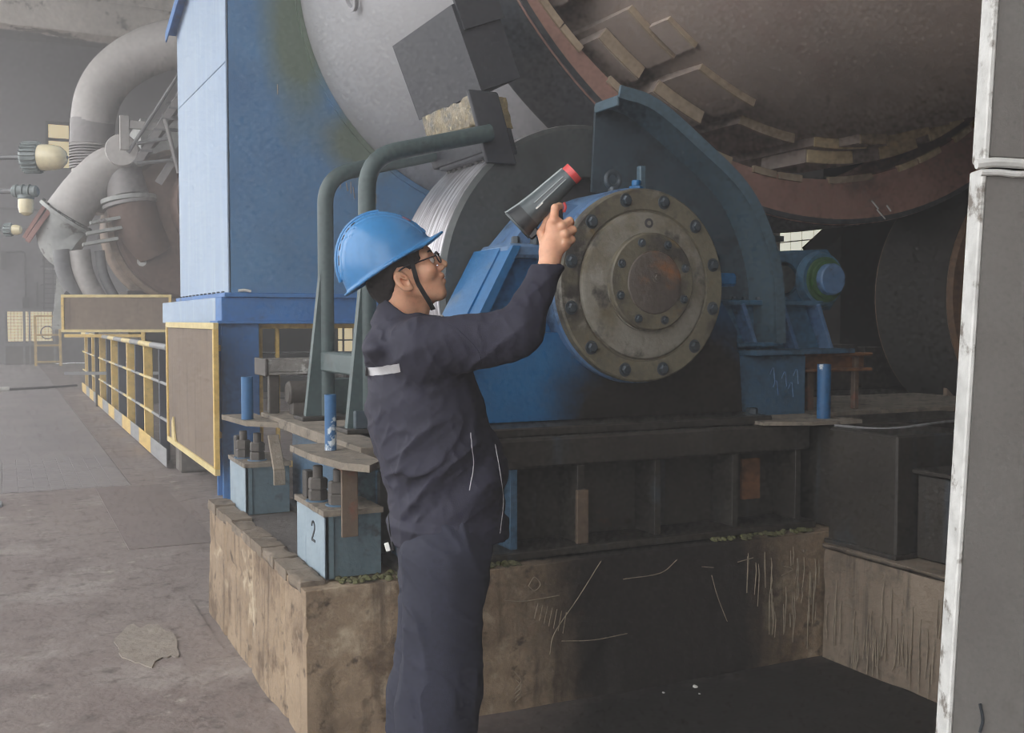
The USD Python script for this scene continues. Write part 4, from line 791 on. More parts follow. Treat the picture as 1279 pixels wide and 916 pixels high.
# far wall fittings
cl = thing('caged_ladder', 'dark caged ladder on the far end wall', 'ladder', (1.45, 37.4, 1.5))
for x in (1.2, 1.72): part(cl, 'side_rail', cyl((x, 37.5, 1.75), (x + .02, 37.5, 3.75), .025, n=8), 'dark_iron')
for k in range(12): part(cl, 'rung', cyl((1.2, 37.5, 1.85 + .16 * k), (1.74, 37.5, 1.85 + .16 * k), .016, n=6), 'dark_iron' if k != 8 else 'white_mark')
for z in (2.0, 2.6, 3.2, 3.7): part(cl, 'hoop', tube([(1.46 + .34 * math.cos(a), 37.5 - .5 * math.sin(a), z) for a in np.linspace(0, math.pi, 12)], .018, 6), 'dark_iron')
for a in (.6, 1.57, 2.5): part(cl, 'cage_bar', cyl((1.46 + .34 * math.cos(a), 37.5 - .5 * math.sin(a), 2.0), (1.46 + .34 * math.cos(a), 37.5 - .5 * math.sin(a), 3.7), .014, n=6), 'dark_iron')
for x in (1.2, 1.72): part(cl, 'wall_arm', box(x - .02, x + .02, 37.5, 38, 3.4, 3.44), 'dark_iron')
wp = thing('wall_pipe', 'thin dark pipe and bracket frame on the far end wall', 'pipe', (.6, 37.8, 1.8))
part(wp, 'pipe', tube(bend([(.0, 37.9, 3.66), (.66, 37.9, 3.7), (.66, 37.9, 1.85)], .12), .03, 8), 'dark_iron'); part(wp, 'valve', box(.56, .76, 37.8, 37.95, 1.85, 2.2), 'dark_iron'); part(wp, 'pipe', cyl((1.0, 37.9, 1.9), (1.0, 37.9, 2.7), .035, n=8), 'dark_iron')
part(wp, 'meter', box(-.05, .12, 37.8, 37.98, 3.1, 3.7), 'dark_iron')
for z in (4.4, 5.05): solo('cable_tray', box(-1.0, 3.0, 37.84, 37.995, z, z + .06), 'dark_iron', 'thin dark cable tray on the far end wall, ' + ('lower of two' if z < 5 else 'upper of two'), 'cable tray')

# ------------------------------------------------------------------ lamps on a post at the left edge
lp = thing('lamp_post', 'thin pale lamp post at the left edge carrying three lamps', 'post', (-.05, 8.95, 0))
part(lp, 'post', cyl((-.13, 9.03, 0), (-.03, 8.98, 5.2), .022, n=12), 'post_white'); part(lp, 'base_plate', box(-.22, -.04, 8.94, 9.12, 0, .02), 'steel_grey')
LZ = lambda py: 1.45 + (400 - py) * 8 / 1300
def lampA():
    t = thing('work_lamp', 'ribbed grey lamp with a pale globe, uppermost on the left post', 'lamp', (.2, 8.87, LZ(197))); z = LZ(197); d = unit((.9, -.44, 0)); p = np.array([.02, 8.96, z])
    part(t, 'arm', cyl(p - d * .06, p + d * .15, .016, n=10), 'steel_grey')
    part(t, 'body', lathe([(0, .14), (.07, .145), (.10, .17), (.105, .2), (.105, .28), (.1, .29), (0, .29)], p, d, 24), 'lamp_body')
    X, Y, D = basis(d)
    for k in range(22):
        a = 2 * math.pi * k / 22; q = math.cos(a) * X + math.sin(a) * Y; part(t, 'cooling_fin', obb(p + q * .112 + D * .225, (.022, .006, .12), q, np.cross(D, q), D, .001), 'lamp_body')
    part(t, 'globe', lathe([(0, .28), (.098, .285), (.10, .31), (.098, .38), (.085, .44), (.055, .475), (.02, .49), (0, .49)], p, d, 28), 'lamp_glass', 'pale frosted globe')
    part(t, 'end_screw', cyl(p + d * .485, p + d * .50, .012, n=8), 'steel_grey')
lampA()
def lampB():
    z = LZ(239); d = unit((.9, -.44, 0)); p = np.array([.0, 8.97, z]); t = thing('work_lamp', 'horizontal lamp with a white globe hanging below, middle one on the left post', 'lamp', (.15, 8.9, z))
    part(t, 'arm', cyl(p - d * .03, p + d * .1, .02, n=10), 'steel_grey'); part(t, 'body', lathe([(0, .08), (.03, .085), (.045, .1), (.045, .27), (.03, .285), (0, .29)], p, d, 20), 'lamp_body')
    q = p + d * .19; part(t, 'socket', cyl(q - uu * .06, q - uu * .03, .06, n=20), 'lamp_body'); part(t, 'globe', lathe([(0, .06), (.055, .062), (.058, .12), (.048, .165), (.02, .185), (0, .188)], q, -uu, 20), 'lamp_glass')
    for k in range(3): part(t, 'rib', ring(p + d * (.12 + .05 * k), d, .04, .054, .012, 20), 'lamp_body')
lampB()
def lampC():
    z = LZ(287); d = unit((.9, -.44, 0)); p = np.array([-.03, 8.98, z]); t = thing('work_lamp', 'small lamp with a pale end globe, lowest on the left post', 'lamp', (.08, 8.93, z))
    part(t, 'arm', cyl(p - d * .0, p + d * .06, .014, n=10), 'steel_grey'); part(t, 'body', lathe([(0, .05), (.04, .055), (.045, .07), (.045, .11), (.04, .12), (0, .12)], p, d, 20), 'lamp_body')
    X, Y, D = basis(d)
    for k in range(12):
        a = 2 * math.pi * k / 12; q = math.cos(a) * X + math.sin(a) * Y; part(t, 'cooling_fin', obb(p + q * .047 + D * .085, (.012, .004, .05), q, np.cross(D, q), D, .001), 'lamp_body')
    part(t, 'globe', lathe([(0, .115), (.038, .118), (.04, .15), (.03, .18), (.012, .19), (0, .192)], p, d, 20), 'lamp_glass')
lampC()
hz_ = curve([(-.6, 23.4, .03), (-.1, 23.6, .03), (.5, 23.9, .028), (1.0, 24.2, .03), (1.4, 24.5, .03)], 6)
ho = thing('floor_hose', 'dark hose lying across the far floor with a pale coupling', 'hose', (.4, 24, 0))
part(ho, 'hose', tube(hz_, .025, 8), 'hose_dark'); part(ho, 'coupling', cyl((-.14, 23.57, .04), (.06, 23.66, .04), .05, n=12), 'scrap_white', 'pale coupling')

# ================================================================== LEANING POST (right edge)
po = thing('leaning_post', 'leaning grey steel post with a white edge at the right of the picture', 'post', (1.62, 1.40, 0))
ax = unit(rr * .0475 + fl * .012 + uu); px_ = unit(rr - ax * (rr @ ax)); py_ = np.cross(ax, px_)
B0 = np.array([1.615, 1.40, .657]) - ax * .66
def pobb(a0, a1, d0, d1, h0, h1, mat, nm, b=.003, label=None):
    c = B0 + px_ * (a0 + a1) / 2 + py_ * (d0 + d1) / 2 + ax * (h0 + h1) / 2
    return part(po, nm, obb(c, (a1 - a0, d1 - d0, h1 - h0), px_, py_, ax, b), mat, label)
pobb(.006, .42, .0, .05, .02, 1.735, 'post_grey', 'lower_plate'); pobb(.010, .42, .002, .05, 1.762, 2.6, 'post_grey', 'upper_plate')
pobb(-.004, .007, -.003, .05, .0, 1.74, 'post_white', 'lit_edge', .003, 'white edge with corner light painted in'); pobb(-.001, .011, -.002, .05, 1.755, 2.6, 'post_white', 'lit_edge', .003, 'white edge with corner light painted in')  # white strips paint the light caught by the post corner
cb_ = B0 + ax * 1.749
part(po, 'joint_weld', tube(curve([cb_ + px_ * s - py_ * .006 + ax * (.05 * s + .002 * math.sin(s * 60)) for s in np.linspace(-.016, .42, 14)], 3), .0095, 8), 'post_white', 'white weld line across the post')
part(po, 'joint_weld', tube(curve([cb_ - ax * .018 + px_ * s - py_ * .004 + ax * (.04 * s + .002 * math.sin(s * 50 + 1)) for s in np.linspace(-.006, .42, 14)], 3), .0065, 8), 'post_white', 'white weld line across the post')
part(po, 'drip_mark', tube(curve([B0 + px_ * .057 + ax * .72 - py_ * .002, B0 + px_ * .064 + ax * .69 - py_ * .002, B0 + px_ * .06 + ax * .665 - py_ * .002], 4), .003, 6), 'paint_black')
part(po, 'base_plate', box(1.5, 2.15, 1.1, 1.6, 0, .02), 'post_grey')

# small bright scraps on the pit floor
for k, (x, y, s, lab) in enumerate(((2.43, 3.33, .011, 'larger bright white scrap on the dark pit floor'), (2.28, 3.33, .007, 'small white scrap left of the larger one on the pit floor'), (2.40, 3.26, .006, 'tiny white scrap in front of the larger one on the pit floor'))):
    solo('paper_scrap', lathe([(0, 0), (s, .002), (s * .9, s * .7), (0, s)], (x, y, -.004), unit((.2, -.3, 1)), 7), 'scrap_white', lab, 'scrap')

# ================================================================== PERSON (built as signed distance fields, meshed by surface nets)
def surfnet(f, lo, hi, h, blk=8):
    lo = np.array(lo, float); n = np.ceil((np.array(hi) - lo) / h / blk).astype(int)
    cc = (np.stack(np.meshgrid(*[np.arange(k) for k in n], indexing='ij'), -1) + .5) * blk * h + lo
    cd = f(cc.reshape(-1, 3)).reshape(n); R = blk * h * .87 * 1.6 + 2 * h
    G = np.repeat(np.repeat(np.repeat(cd, blk, 0), blk, 1), blk, 2).astype(np.float32)
    act = np.argwhere(np.abs(cd) < R)
    o = np.stack(np.meshgrid(*[np.arange(blk)] * 3, indexing='ij'), -1).reshape(-1, 3)
    for s in range(0, len(act), 600):
        idx = (act[s:s + 600, None, :] * blk + o[None]).reshape(-1, 3)
        G[idx[:, 0], idx[:, 1], idx[:, 2]] = f(idx * h + lo)
    I = G < 0; c8 = [(i, j, k) for i in (0, 1) for j in (0, 1) for k in (0, 1)]
    sh = np.array(G.shape) - 1; sl = lambda A, c: A[c[0]:c[0] + sh[0], c[1]:c[1] + sh[1], c[2]:c[2] + sh[2]]
    cnt = sum(sl(I, c).astype(np.int8) for c in c8); cells = np.argwhere((cnt > 0) & (cnt < 8))
    acc, num = np.zeros((len(cells), 3)), np.zeros(len(cells)); val = lambda c: G[cells[:, 0] + c[0], cells[:, 1] + c[1], cells[:, 2] + c[2]]
    for a in c8:
        for ax_ in range(3):
            if a[ax_] == 0:
                b = list(a); b[ax_] = 1; va, vb = val(a), val(b); m = (va < 0) != (vb < 0)
                t = np.where(m, va / np.where(va == vb, 1, va - vb), 0); p = np.array(a, float) + t[:, None] * (np.array(b) - np.array(a)); acc += p * m[:, None]; num += m
    V = (cells + acc / num[:, None]) * h + lo
    cid = np.full(sh, -1, np.int32); cid[tuple(cells.T)] = np.arange(len(cells)); Fs = []
    for ax_ in range(3):
        u, w = (ax_ + 1) % 3, (ax_ + 2) % 3; A = np.argwhere(np.diff(I.astype(np.int8), axis=ax_) != 0)
        A = A[(A[:, u] > 0) & (A[:, w] > 0) & (A[:, u] < sh[u]) & (A[:, w] < sh[w])]
        e = np.zeros(3, int); du_, dw_ = e.copy(), e.copy(); du_[u] = 1; dw_[w] = 1
        q = [cid[tuple((A - x).T)] for x in (du_ + dw_, dw_, e, du_)]; ins = I[tuple(A.T)]
        Q = np.stack(q, 1); Q[~ins] = Q[~ins][:, ::-1]; Q = Q[(Q >= 0).all(1)]; Fs += [Q[:, [0, 1, 2]], Q[:, [0, 2, 3]]]
    return V, np.vstack(Fs)
def smin(a, b, k): h = np.clip(.5 + .5 * (b - a) / k, 0, 1); return b + (a - b) * h - k * h * (1 - h)
def smax(a, b, k): return -smin(-a, -b, k)
def cone(p, a, b, ra, rb):
    a, b = np.array(a, float), np.array(b, float); ab = b - a; t = np.clip((p - a) @ ab / (ab @ ab), 0, 1)
    return np.linalg.norm(p - a - t[:, None] * ab, axis=1) - (ra + t * (rb - ra))
def chain(p, pts, rs, k=.02):
    d = None
    for i in range(len(pts) - 1):
        e = cone(p, pts[i], pts[i + 1], rs[i], rs[i + 1]); d = e if d is None else smin(d, e, k)
    return d
def ell(p, c, s): q = (p - np.array(c)) / np.array(s); r = np.linalg.norm(q, axis=1); g = np.linalg.norm(q / np.array(s), axis=1); return r * (r - 1) / np.maximum(g, 1e-6)
def stack(p, zs, ca, cb, ha, hb, ux, uy):
    """ellipses stacked along z: centres (ca, cb), half axes ha along ux and hb along uy (unit vectors in the a, b plane)"""
    z = p[:, 2]; A, B, H, K = (np.interp(z, zs, q) for q in (ca, cb, ha, hb)); q = p[:, :2] - np.stack([A, B], 1)
    u, v = q @ ux / H, q @ uy / K; r = np.sqrt(u * u + v * v) + 1e-9; g = np.sqrt((u / H) ** 2 + (v / K) ** 2) / r
    return np.maximum((r - 1) / np.maximum(g, 1 / .25), np.maximum(zs[0] - z, z - zs[-1]))

D0 = 3.02; PB = rr * -.2207 + fl * D0
def L(px, py, b=0.0): s = (D0 + b) / F; return np.array([(px - 639.5) * s + .2207, b, HC - (py - 400) * s])
def W(v): v = np.asarray(v, float); return PB + v[:, :1] * rr + v[:, 1:2] * fl + v[:, 2:] * uu
psi = math.radians(22); UX = np.array([math.cos(psi), math.sin(psi)]); UY = np.array([-math.sin(psi), math.cos(psi)])   # facing, and towards his left (away)
# --- head frame
tilt, hy = math.radians(24), math.radians(7)
HF = np.array([math.cos(tilt) * math.cos(hy), math.cos(tilt) * math.sin(hy), math.sin(tilt)]); HU = np.array([-math.sin(tilt) * math.cos(hy), -math.sin(tilt) * math.sin(hy), math.cos(tilt)])
HR = np.cross(HF, HU); HCn = L(503, 337, .02)     # HR points to his right, towards the camera
Rh = np.stack([HF, HR, HU], 1)
def head_pt(f, r, u): return HCn + HF * f + HR * r + HU * u
def mir(q): q = q.copy(); q[:, 1] = np.abs(q[:, 1]); return q
def head_sdf(p):
    q = (p - HCn) @ Rh; m = mir(q)
    d = ell(q, (-.008, 0, .02), (.100, .077, .096))
    d = smin(d, ell(q, (.034, 0, -.048), (.058, .057, .078)), .03)
    d = smin(d, cone(m, (-.005, .058, -.062), (.066, .022, -.108), .017, .017), .02)
    d = smin(d, ell(q, (.072, 0, -.108), (.020, .022, .019)), .014); d = smin(d, ell(q, (.070, 0, -.066), (.026, .032, .034)), .02)
    d = smin(d, cone(m, (.084, .0, .018), (.074, .046, .008), .014, .010), .016)
    d = smin(d, ell(m, (.062, .046, -.034), (.026, .020, .024)), .02)
    d = smin(d, cone(q, (.092, 0, .004), (.1165, 0, -.034), .008, .0115), .010)
    d = smin(d, ell(m, (.103, .012, -.040), (.012, .008, .009)), .006)
    d = smin(d, ell(m, (.093, .010, -.061), (.012, .016, .009)), .006)
    d = smin(d, ell(q, (.092, 0, -.080), (.011, .018, .009)), .006)
    d = smax(d, -cone(m, (.108, 0, -.0705), (.094, .021, -.0715), .0010, .0006), .003)
    d = smax(d, -ell(m, (.099, .033, -.010), (.016, .018, .011)), .008)
    d = smax(d, -ell(m, (.107, .0065, -.046), (.005, .0032, .003)), .002)
    e = m - np.array([-.016, .078, -.034]); ang = math.radians(-12); ca, sa = math.cos(ang), math.sin(ang)
    e = np.stack([e[:, 0] * ca - e[:, 2] * sa, e[:, 1], e[:, 0] * sa + e[:, 2] * ca], 1)
    e = np.stack([e[:, 0], e[:, 1] + e[:, 0] * .35, e[:, 2]], 1)
    ear = ell(e, (0, .006, 0), (.0195, .009, .033)); ear = smin(ear, ell(e, (.006, .004, -.026), (.010, .007, .010)), .006)
    ear = smax(ear, -ell(e, (.004, .016, -.002), (.0105, .014, .018)), .003); ear = smax(ear, -ell(e, (-.006, .0165, .012), (.010, .006, .012)), .004)
    ear = smin(ear, cone(e, (.002, .010, .014), (.010, .010, -.002), .0028, .003), .003)
    d = smin(d, ear, .006)
    return d
NB = L(497, 416, .05)
def neck_sdf(p): return smin(cone(p, head_pt(-.026, 0, -.06), NB, .056, .062), cone(p, head_pt(.03, 0, -.085), NB + [.045, .01, .02], .030, .036), .03)
# --- limbs
SR, ER, WR = L(530, 437, -.13), L(646, 414, -.15), L(687, 326, -.06)
SL, EL, WL = L(540, 440, .24), L(530, 560, .28), L(540, 650, .22)
hipR, kneR, ankR = L(556, 702, -.07), L(548, 862, -.07), L(541, 1000, -.07)
hipL, kneL, ankL = L(546, 702, .09), L(530, 862, .11), L(520, 1000, .12)
FW = np.array([UX[0], UX[1], 0]); LW = np.array([UY[0], UY[1], 0])
ZT = [.62, .74, .80, .90, .985, 1.06, 1.14, 1.22, 1.30, 1.38, 1.43, 1.47]
zpx = lambda z: 400 + (HC - z) * F / D0
# outline of jacket in the photo at those heights: left and right pixel edges
lefts = np.interp([zpx(z) for z in ZT], [395, 430, 480, 540, 575, 600, 640, 690, 760], [463, 453, 450, 456, 466, 477, 482, 487, 489])
rights = np.interp([zpx(z) for z in ZT], [395, 430, 480, 540, 575, 600, 640, 690, 760], [552, 582, 597, 612, 622, 629, 633, 633, 630])
ca = [((l + r_) / 2 - 639.5) * D0 / F + .2207 for l, r_ in zip(lefts, rights)]
half = np.array([(r_ - l) / 2 * D0 / F for l, r_ in zip(lefts, rights)])
wide = np.array([.17, .18, .185, .19, .19, .195, .205, .215, .22, .19, .15, .11])       # half width across the shoulders
deep = np.sqrt(np.maximum(half ** 2 - (wide * math.sin(psi)) ** 2, .07 ** 2)) / math.cos(psi)
cbv = [.06] * len(ZT)
def torso(p, grow=0.0): return stack(p, ZT, ca, cbv, deep + grow, wide + grow, UX, UY) * .9
def fingers(p):
    b = -.06; d = None; pal = Pm = None
    K = lambda x, y, bb: L(x, y, b + bb)
    palm = smin(cone(p, K(684, 314, 0), K(692, 282, .0), .022, .021), cone(p, K(690, 316, .0), K(703, 305, .0), .021, .018), .02)
    palm = smin(palm, cone(p, K(694, 282, -.002), K(704, 303, -.002), .0195, .0175), .02)
    d = smin(cone(p, WR, K(688, 308, 0), .030, .026), palm, .02)
    fs = [[(691, 277, -.012), (693, 261, .002), (698, 259, .026), (699, 266, .046)], [(701, 284, -.012), (711, 277, .004), (712, 279, .034), (704, 283, .046)],
          [(705, 293, -.012), (715, 288, .006), (714, 290, .035), (705, 294, .046)], [(705, 304, -.010), (714, 300, .006), (712, 302, .033), (703, 304, .042)]]
    for q, r0 in zip(fs, (.0115, .0115, .0112, .0102)):
        f_ = chain(p, [K(*x) for x in q], [r0 * 1.12, r0, r0 * .95, r0 * .85], .004)
        kn = np.linalg.norm(p - K(*q[0]) + [0, .005, 0], axis=1) - r0 * 1.12; d = smin(d, smin(f_, kn, .006), .004)
    th = chain(p, [K(681, 308, .012), K(676, 292, .03), K(683, 277, .046), K(690, 268, .05)], [.016, .0125, .0105, .009], .006)
    return smin(d, th, .008)
def left_hand(p):
    d = unit(WL - EL); c = WL + d * .05; s = np.cross(d, [0, 0, 1.0]); s = unit(s); n_ = np.cross(s, d)
    h = cone(p, WL, c + d * .02, .027, .030)
    for k in range(4):
        o = s * (k - 1.5) * .019; r0 = .0095; h = smin(h, chain(p, [c + o, c + o + d * .05, c + o * .95 + d * .075 - n_ * .02, c + o * .9 + d * .07 - n_ * .045], [.011, r0, r0 * .95, r0 * .85], .004), .005)
    return smin(h, chain(p, [WL + s * .02, c - s * -.035 - n_ * .012, c + s * .035 + d * .03 - n_ * .03], [.014, .012, .0095], .006), .008)
def body_sdf(p):
    d = smin(head_sdf(p), neck_sdf(p), .015)
    t = smax(smax(torso(p, -.045), p[:, 2] - 1.44, .03), .84 - p[:, 2], .02); t = smin(t, ell(p, L(553, 690, .02), (.10, .135, .10)), .04)
    d = smin(d, t, .03)
    for S_, E_, W_ in ((SR, ER, WR), (SL, EL, WL)): d = smin(d, chain(p, [S_, E_, W_], [.055, .043, .027], .02), .03)
    for h_, k_, a_ in ((hipR, kneR, ankR), (hipL, kneL, ankL)):
        d = smin(d, chain(p, [h_, k_, a_], [.08, .055, .036], .02), .04)
        d = smin(d, cone(p, a_ + [0, 0, -.035], a_ + FW * .15 + [0, 0, -.06], .035, .028), .02)
    d = smin(d, fingers(p), .008); d = smin(d, left_hand(p), .008)
    return d
FLD = lambda p, s, e, ph: meshkit.noise(p @ np.array(s).T + ph, 3)
def folds(p):
    """crease field: creases run from the small of the back up towards the armpit, and across the sleeves"""
    a, b, z = p.T
    u = a * .62 - z * .78; w = a * .78 + z * .62          # u across, w along the creases
    r1 = 1 - np.abs(2 * meshkit.noise(np.stack([u * 15, b * 4, w * 3.2], 1) + 3, 1) - 1)
    r2 = 1 - np.abs(2 * meshkit.noise(np.stack([u * 34, b * 9, w * 7], 1) + 9, 2) - 1)
    m = np.clip(1 - np.abs(z - 1.03) / .24, 0, 1)
    return (r1 ** 3 * .026 + r2 ** 3 * .006) * (.3 + .7 * m)
def jacket_sdf(p):
    d = torso(p)
    d = smax(d, .80 + .05 * (p[:, 0] + .0) - p[:, 2], .006)
    d = smin(d, ell(p, L(480, 434, .0), (.065, .16, .045)), .05)
    d = smin(d, cone(p, L(492, 430, -.02), L(530, 434, -.11), .055, .075), .05); d = smin(d, cone(p, L(502, 430, .1), L(535, 434, .20), .055, .07), .05)
    d = smin(d, chain(p, [SR, ER, WR], [.088, .064, .046], .04), .05)
    d = smin(d, chain(p, [SL, EL, WL], [.078, .060, .046], .04), .05)
    d = smin(d, ell(p, L(603, 437, -.14), (.10, .05, .045)), .04)
    # cuffs end before the wrists
    wd = unit(WR - ER); d = smax(d, (p - (WR - wd * .005)) @ wd - 0 - 10 * (np.linalg.norm(p - WR, axis=1) > .09), .004)
    wl = unit(WL - EL); d = smax(d, (p - (WL - wl * .005)) @ wl - 10 * (np.linalg.norm(p - WL, axis=1) > .09), .004)
    # waistband pull-in and folds
    sl = np.clip(1 - np.abs(((p - ER) @ unit(WR - SR)) / .3), 0, 1)
    d = d - folds(p) * np.clip((p[:, 2] - .80) / .05, 0, 1) + .009 - .012 * np.clip((.875 - p[:, 2]) / .02, 0, 1)
    rr_ = 1 - np.abs(2 * meshkit.noise(p * [30, 18, 18] @ np.array([[.8, 0, .6], [0, 1, 0], [-.6, 0, .8]]) + 5, 4) - 1)
    d = d - .004 * rr_ ** 3
    # collar
    n1 = head_pt(-.02, 0, -.09); q0 = L(499, 414, .04); q1 = L(511, 384, .03); ax_ = unit(q1 - q0)
    t_ = (p - q0) @ ax_; rad = np.linalg.norm(p - q0 - t_[:, None] * ax_, axis=1)
    top = .066 + .02 * np.clip(-(p[:, 0] - q1[0]) / .08, -1, 1)
    col = np.maximum(np.abs(rad - (.083 - .05 * t_)) - .006, np.maximum(-t_ - .01, t_ - top))
    d = smax(d, -np.maximum(rad - .074, -t_ + .0), .006)
    return smin(d, col, .006)
def trousers_sdf(p):
    d = chain(p, [hipR, kneR, L(543, 905, -.07), ankR + [0, 0, .02]], [.118, .112, .108, .102], .03)
    d2 = chain(p, [hipL, kneL, L(526, 905, .11), ankL + [0, 0, .02]], [.112, .104, .098, .092], .03)
    d = smin(d, d2, .02)
    d = smin(d, stack(p, [.66, .74, .80, .90], [L(553, 720)[0], L(554, 700)[0], L(556, 690)[0], L(556, 640)[0]], [.02] * 4, [.12, .135, .135, .12], [.16, .165, .165, .15], UX, UY), .04)
    d = smax(d, .10 - p[:, 2], .004)
    a, b, z = p.T
    r1 = 1 - np.abs(2 * meshkit.noise(np.stack([a * 11 + z * 3, b * 8, z * 2.6 - a * 4], 1) + 1, 7) - 1)
    r2 = 1 - np.abs(2 * meshkit.noise(np.stack([a * 8, b * 8, z * 14 + a * 9], 1) + 4, 8) - 1)
    return d - .012 * r1 ** 3 - .006 * r2 ** 4 + .006
C_ = lambda v: np.array(v)
pe = thing('person', 'person in navy work suit and blue safety helmet raising a handheld gauge', 'person', W(np.array([[0, .02, 0]]))[0])
def ppart(parent, nm, vf, mat, label=None, smooth=True, kind=None): return part(parent, nm, (W(vf[0]), vf[1]), mat, label, smooth, kind)
v, f = surfnet(body_sdf, (-.32, -.30, .02), (.50, .48, 1.86), .0033)
# finer head and hand: pull the vertices onto the exact surface
for _ in range(2):
    dd = body_sdf(v); e = 1e-3; g = np.stack([body_sdf(v + np.eye(3)[k] * e) - dd for k in range(3)], 1) / e; v = v - np.clip(dd, -.003, .003)[:, None] * g / np.maximum((g ** 2).sum(1), .3)[:, None]
bd = ppart(pe, 'body', (v, f), 'skin')
jk = ppart(pe, 'jacket', surfnet(jacket_sdf, (-.32, -.32, .74), (.50, .46, 1.60), .0052), 'navy', 'navy zip jacket with grey piping')
tr = ppart(pe, 'trousers', surfnet(trousers_sdf, (-.26, -.28, .06), (.26, .32, .92), .0065), 'navy_trousers', 'loose navy trousers')
for a_ in (ankR, ankL):
    bo = lambda p: smax(smin(cone(p, a_ + [0, 0, .09], a_ + [0, 0, -.02], .052, .05), cone(p, a_ + [0, 0, -.03] - FW * .02, a_ + FW * .165 + [0, 0, -.035], .046, .043), .03), .0 - p[:, 2] + .012, .004)
    c_ = a_; b_ = ppart(pe, 'boot', surfnet(bo, c_ + [-.14, -.14, -.08], c_ + [.26, .26, .16], .006), 'boot')
    so = lambda p: np.maximum(cone(p * [1, 1, 0] + [0, 0, .01], (a_ - FW * .02) * [1, 1, 0], (a_ + FW * .165) * [1, 1, 0], .056, .052), np.abs(p[:, 2] - .008) - .008)
    ppart(b_, 'sole', surfnet(so, (c_ + [-.14, -.14, 0]) * [1, 1, 0] - [0, 0, .012], (c_ + [.26, .26, 0]) * [1, 1, 0] + [0, 0, .03], .005), 'strap_black')
def hair_sdf(p):
    q = (p - HCn) @ Rh; m = mir(q)
    d = ell(q, (-.010, 0, .018), (.1045, .0815, .102)); d = smin(d, cone(q, (-.07, 0, -.03), (-.060, 0, -.078), .045, .036), .03)
    d = smax(d, q[:, 0] - np.where(q[:, 2] > -.02, .062 + (q[:, 2] > .0) * .03, -.028 + .6 * (q[:, 2] + .02)), .006)
    d = smax(d, -ell(m, (-.010, .085, -.038), (.034, .034, .044)), .004)
    return d + .004 * meshkit.noise(p * 140, 3)
def fine(f_, lo, hi, h):
    return surfnet(f_, lo, hi, h)
ppart(pe, 'hair', fine(hair_sdf, HCn - .16, HCn + .16, .004), 'hair', 'short dark hair under the helmet')
# --- helmet
ht = math.radians(31); hyw = hy
EF = np.array([math.cos(ht) * math.cos(hyw), math.cos(ht) * math.sin(hyw), math.sin(ht)]); EU = np.array([-math.sin(ht) * math.cos(hyw), -math.sin(ht) * math.sin(hyw), math.cos(ht)]); ER_ = np.cross(EF, EU)
HE = L(484, 334, .02); Re = np.stack([EF, ER_, EU], 1)
def helmet_sdf(p):
    q = (p - HE) @ Re; f_, r_, u_ = q.T
    sf = np.where(f_ > 0, .150, .136)
    out = ell(q / np.stack([sf / .14, np.ones_like(f_), np.ones_like(f_)], 1), (0, 0, -.012), (.14, .116, .170)); inn_ = out + .007
    d = np.maximum(out, -inn_)
    # raised centre rib with two side ribs
    for ro, wd_, hg in ((0, .014, .0055), (.034, .006, .003), (-.034, .006, .003)):
        d = np.where((np.abs(r_ - ro) < wd_) & (out < hg) & (out > -.002) & (u_ > .03), np.minimum(d, out - hg), d)
    d = smax(d, -.004 - u_ - .06 * np.clip(-f_, 0, .2), .004)
    # rim lip and peak
    rad = np.sqrt((f_ / sf) ** 2 + (r_ / .116) ** 2)
    low = -.004 - .06 * np.clip(-f_, 0, .2)
    lip = np.maximum(np.abs(u_ - low - .004) - .004, np.maximum((rad - 1.085) * .116, (.97 - rad) * .116))
    pr_ = np.clip(f_ / .15, 0, 1.5)
    pk = np.maximum(np.abs(u_ - low - .012 + .10 * (np.clip(f_ - .10, 0, 1)) ** 1 * .25 - 1.3 * r_ ** 2 * -1) - .0035, np.maximum(np.sqrt(((f_ - .09) / .104) ** 2 + (r_ / .094) ** 2) * .1 - .1, (.99 - rad) * .116))
    pk = np.maximum(pk, .08 - f_)
    d = smin(d, lip, .006); return smin(d, pk, .008)
hm = ppart(pe, 'helmet', fine(helmet_sdf, HE - .24, HE + .26, .0042), 'helmet_blue', 'shiny blue safety helmet with raised ribs')
def on_helmet(f_, r_, off=.002):
    """point of the dome's outer shell above (f, r)"""
    sf = .150 if f_ > 0 else .136; u_ = -.012 + .170 * math.sqrt(max(0, 1 - (f_ / sf) ** 2 - (r_ / .116) ** 2)); n_ = unit([f_ / sf ** 2, r_ / .116 ** 2, (u_ + .012) / .17 ** 2])
    return HE + Re @ (np.array([f_, r_, u_]) + n_ * off), Re @ n_
def hpart(parent, nm, ms, mat, label=None): v_, f_ = tm(J(*ms)); return part(parent, nm, (W(v_), f_), mat, label)
vents = []
for k in range(5):
    p0, n_ = on_helmet(-.115 + .022 * k, .024, .001); p1, _ = on_helmet(-.101 + .022 * k, .024, .001); vents.append(obb((p0 + p1) / 2, (np.linalg.norm(p1 - p0), .006, .004), unit(p1 - p0), np.cross(n_, unit(p1 - p0)), n_, .0008))
hpart(hm, 'vent_slot', vents, 'strap_black', 'row of dark vent slots')
p0, n_ = on_helmet(.118, .02, .0015); hpart(hm, 'badge', [lathe([(0, 0), (.014, 0), (.012, .0018), (0, .002)], p0, n_, 16)], 'helmet_badge', 'small reddish badge')
ridge = [on_helmet(t, .0, .006)[0] for t in np.linspace(-.132, .06, 24)]
hpart(hm, 'crest', [tube(np.array(ridge), .006, 8)], 'helmet_blue')
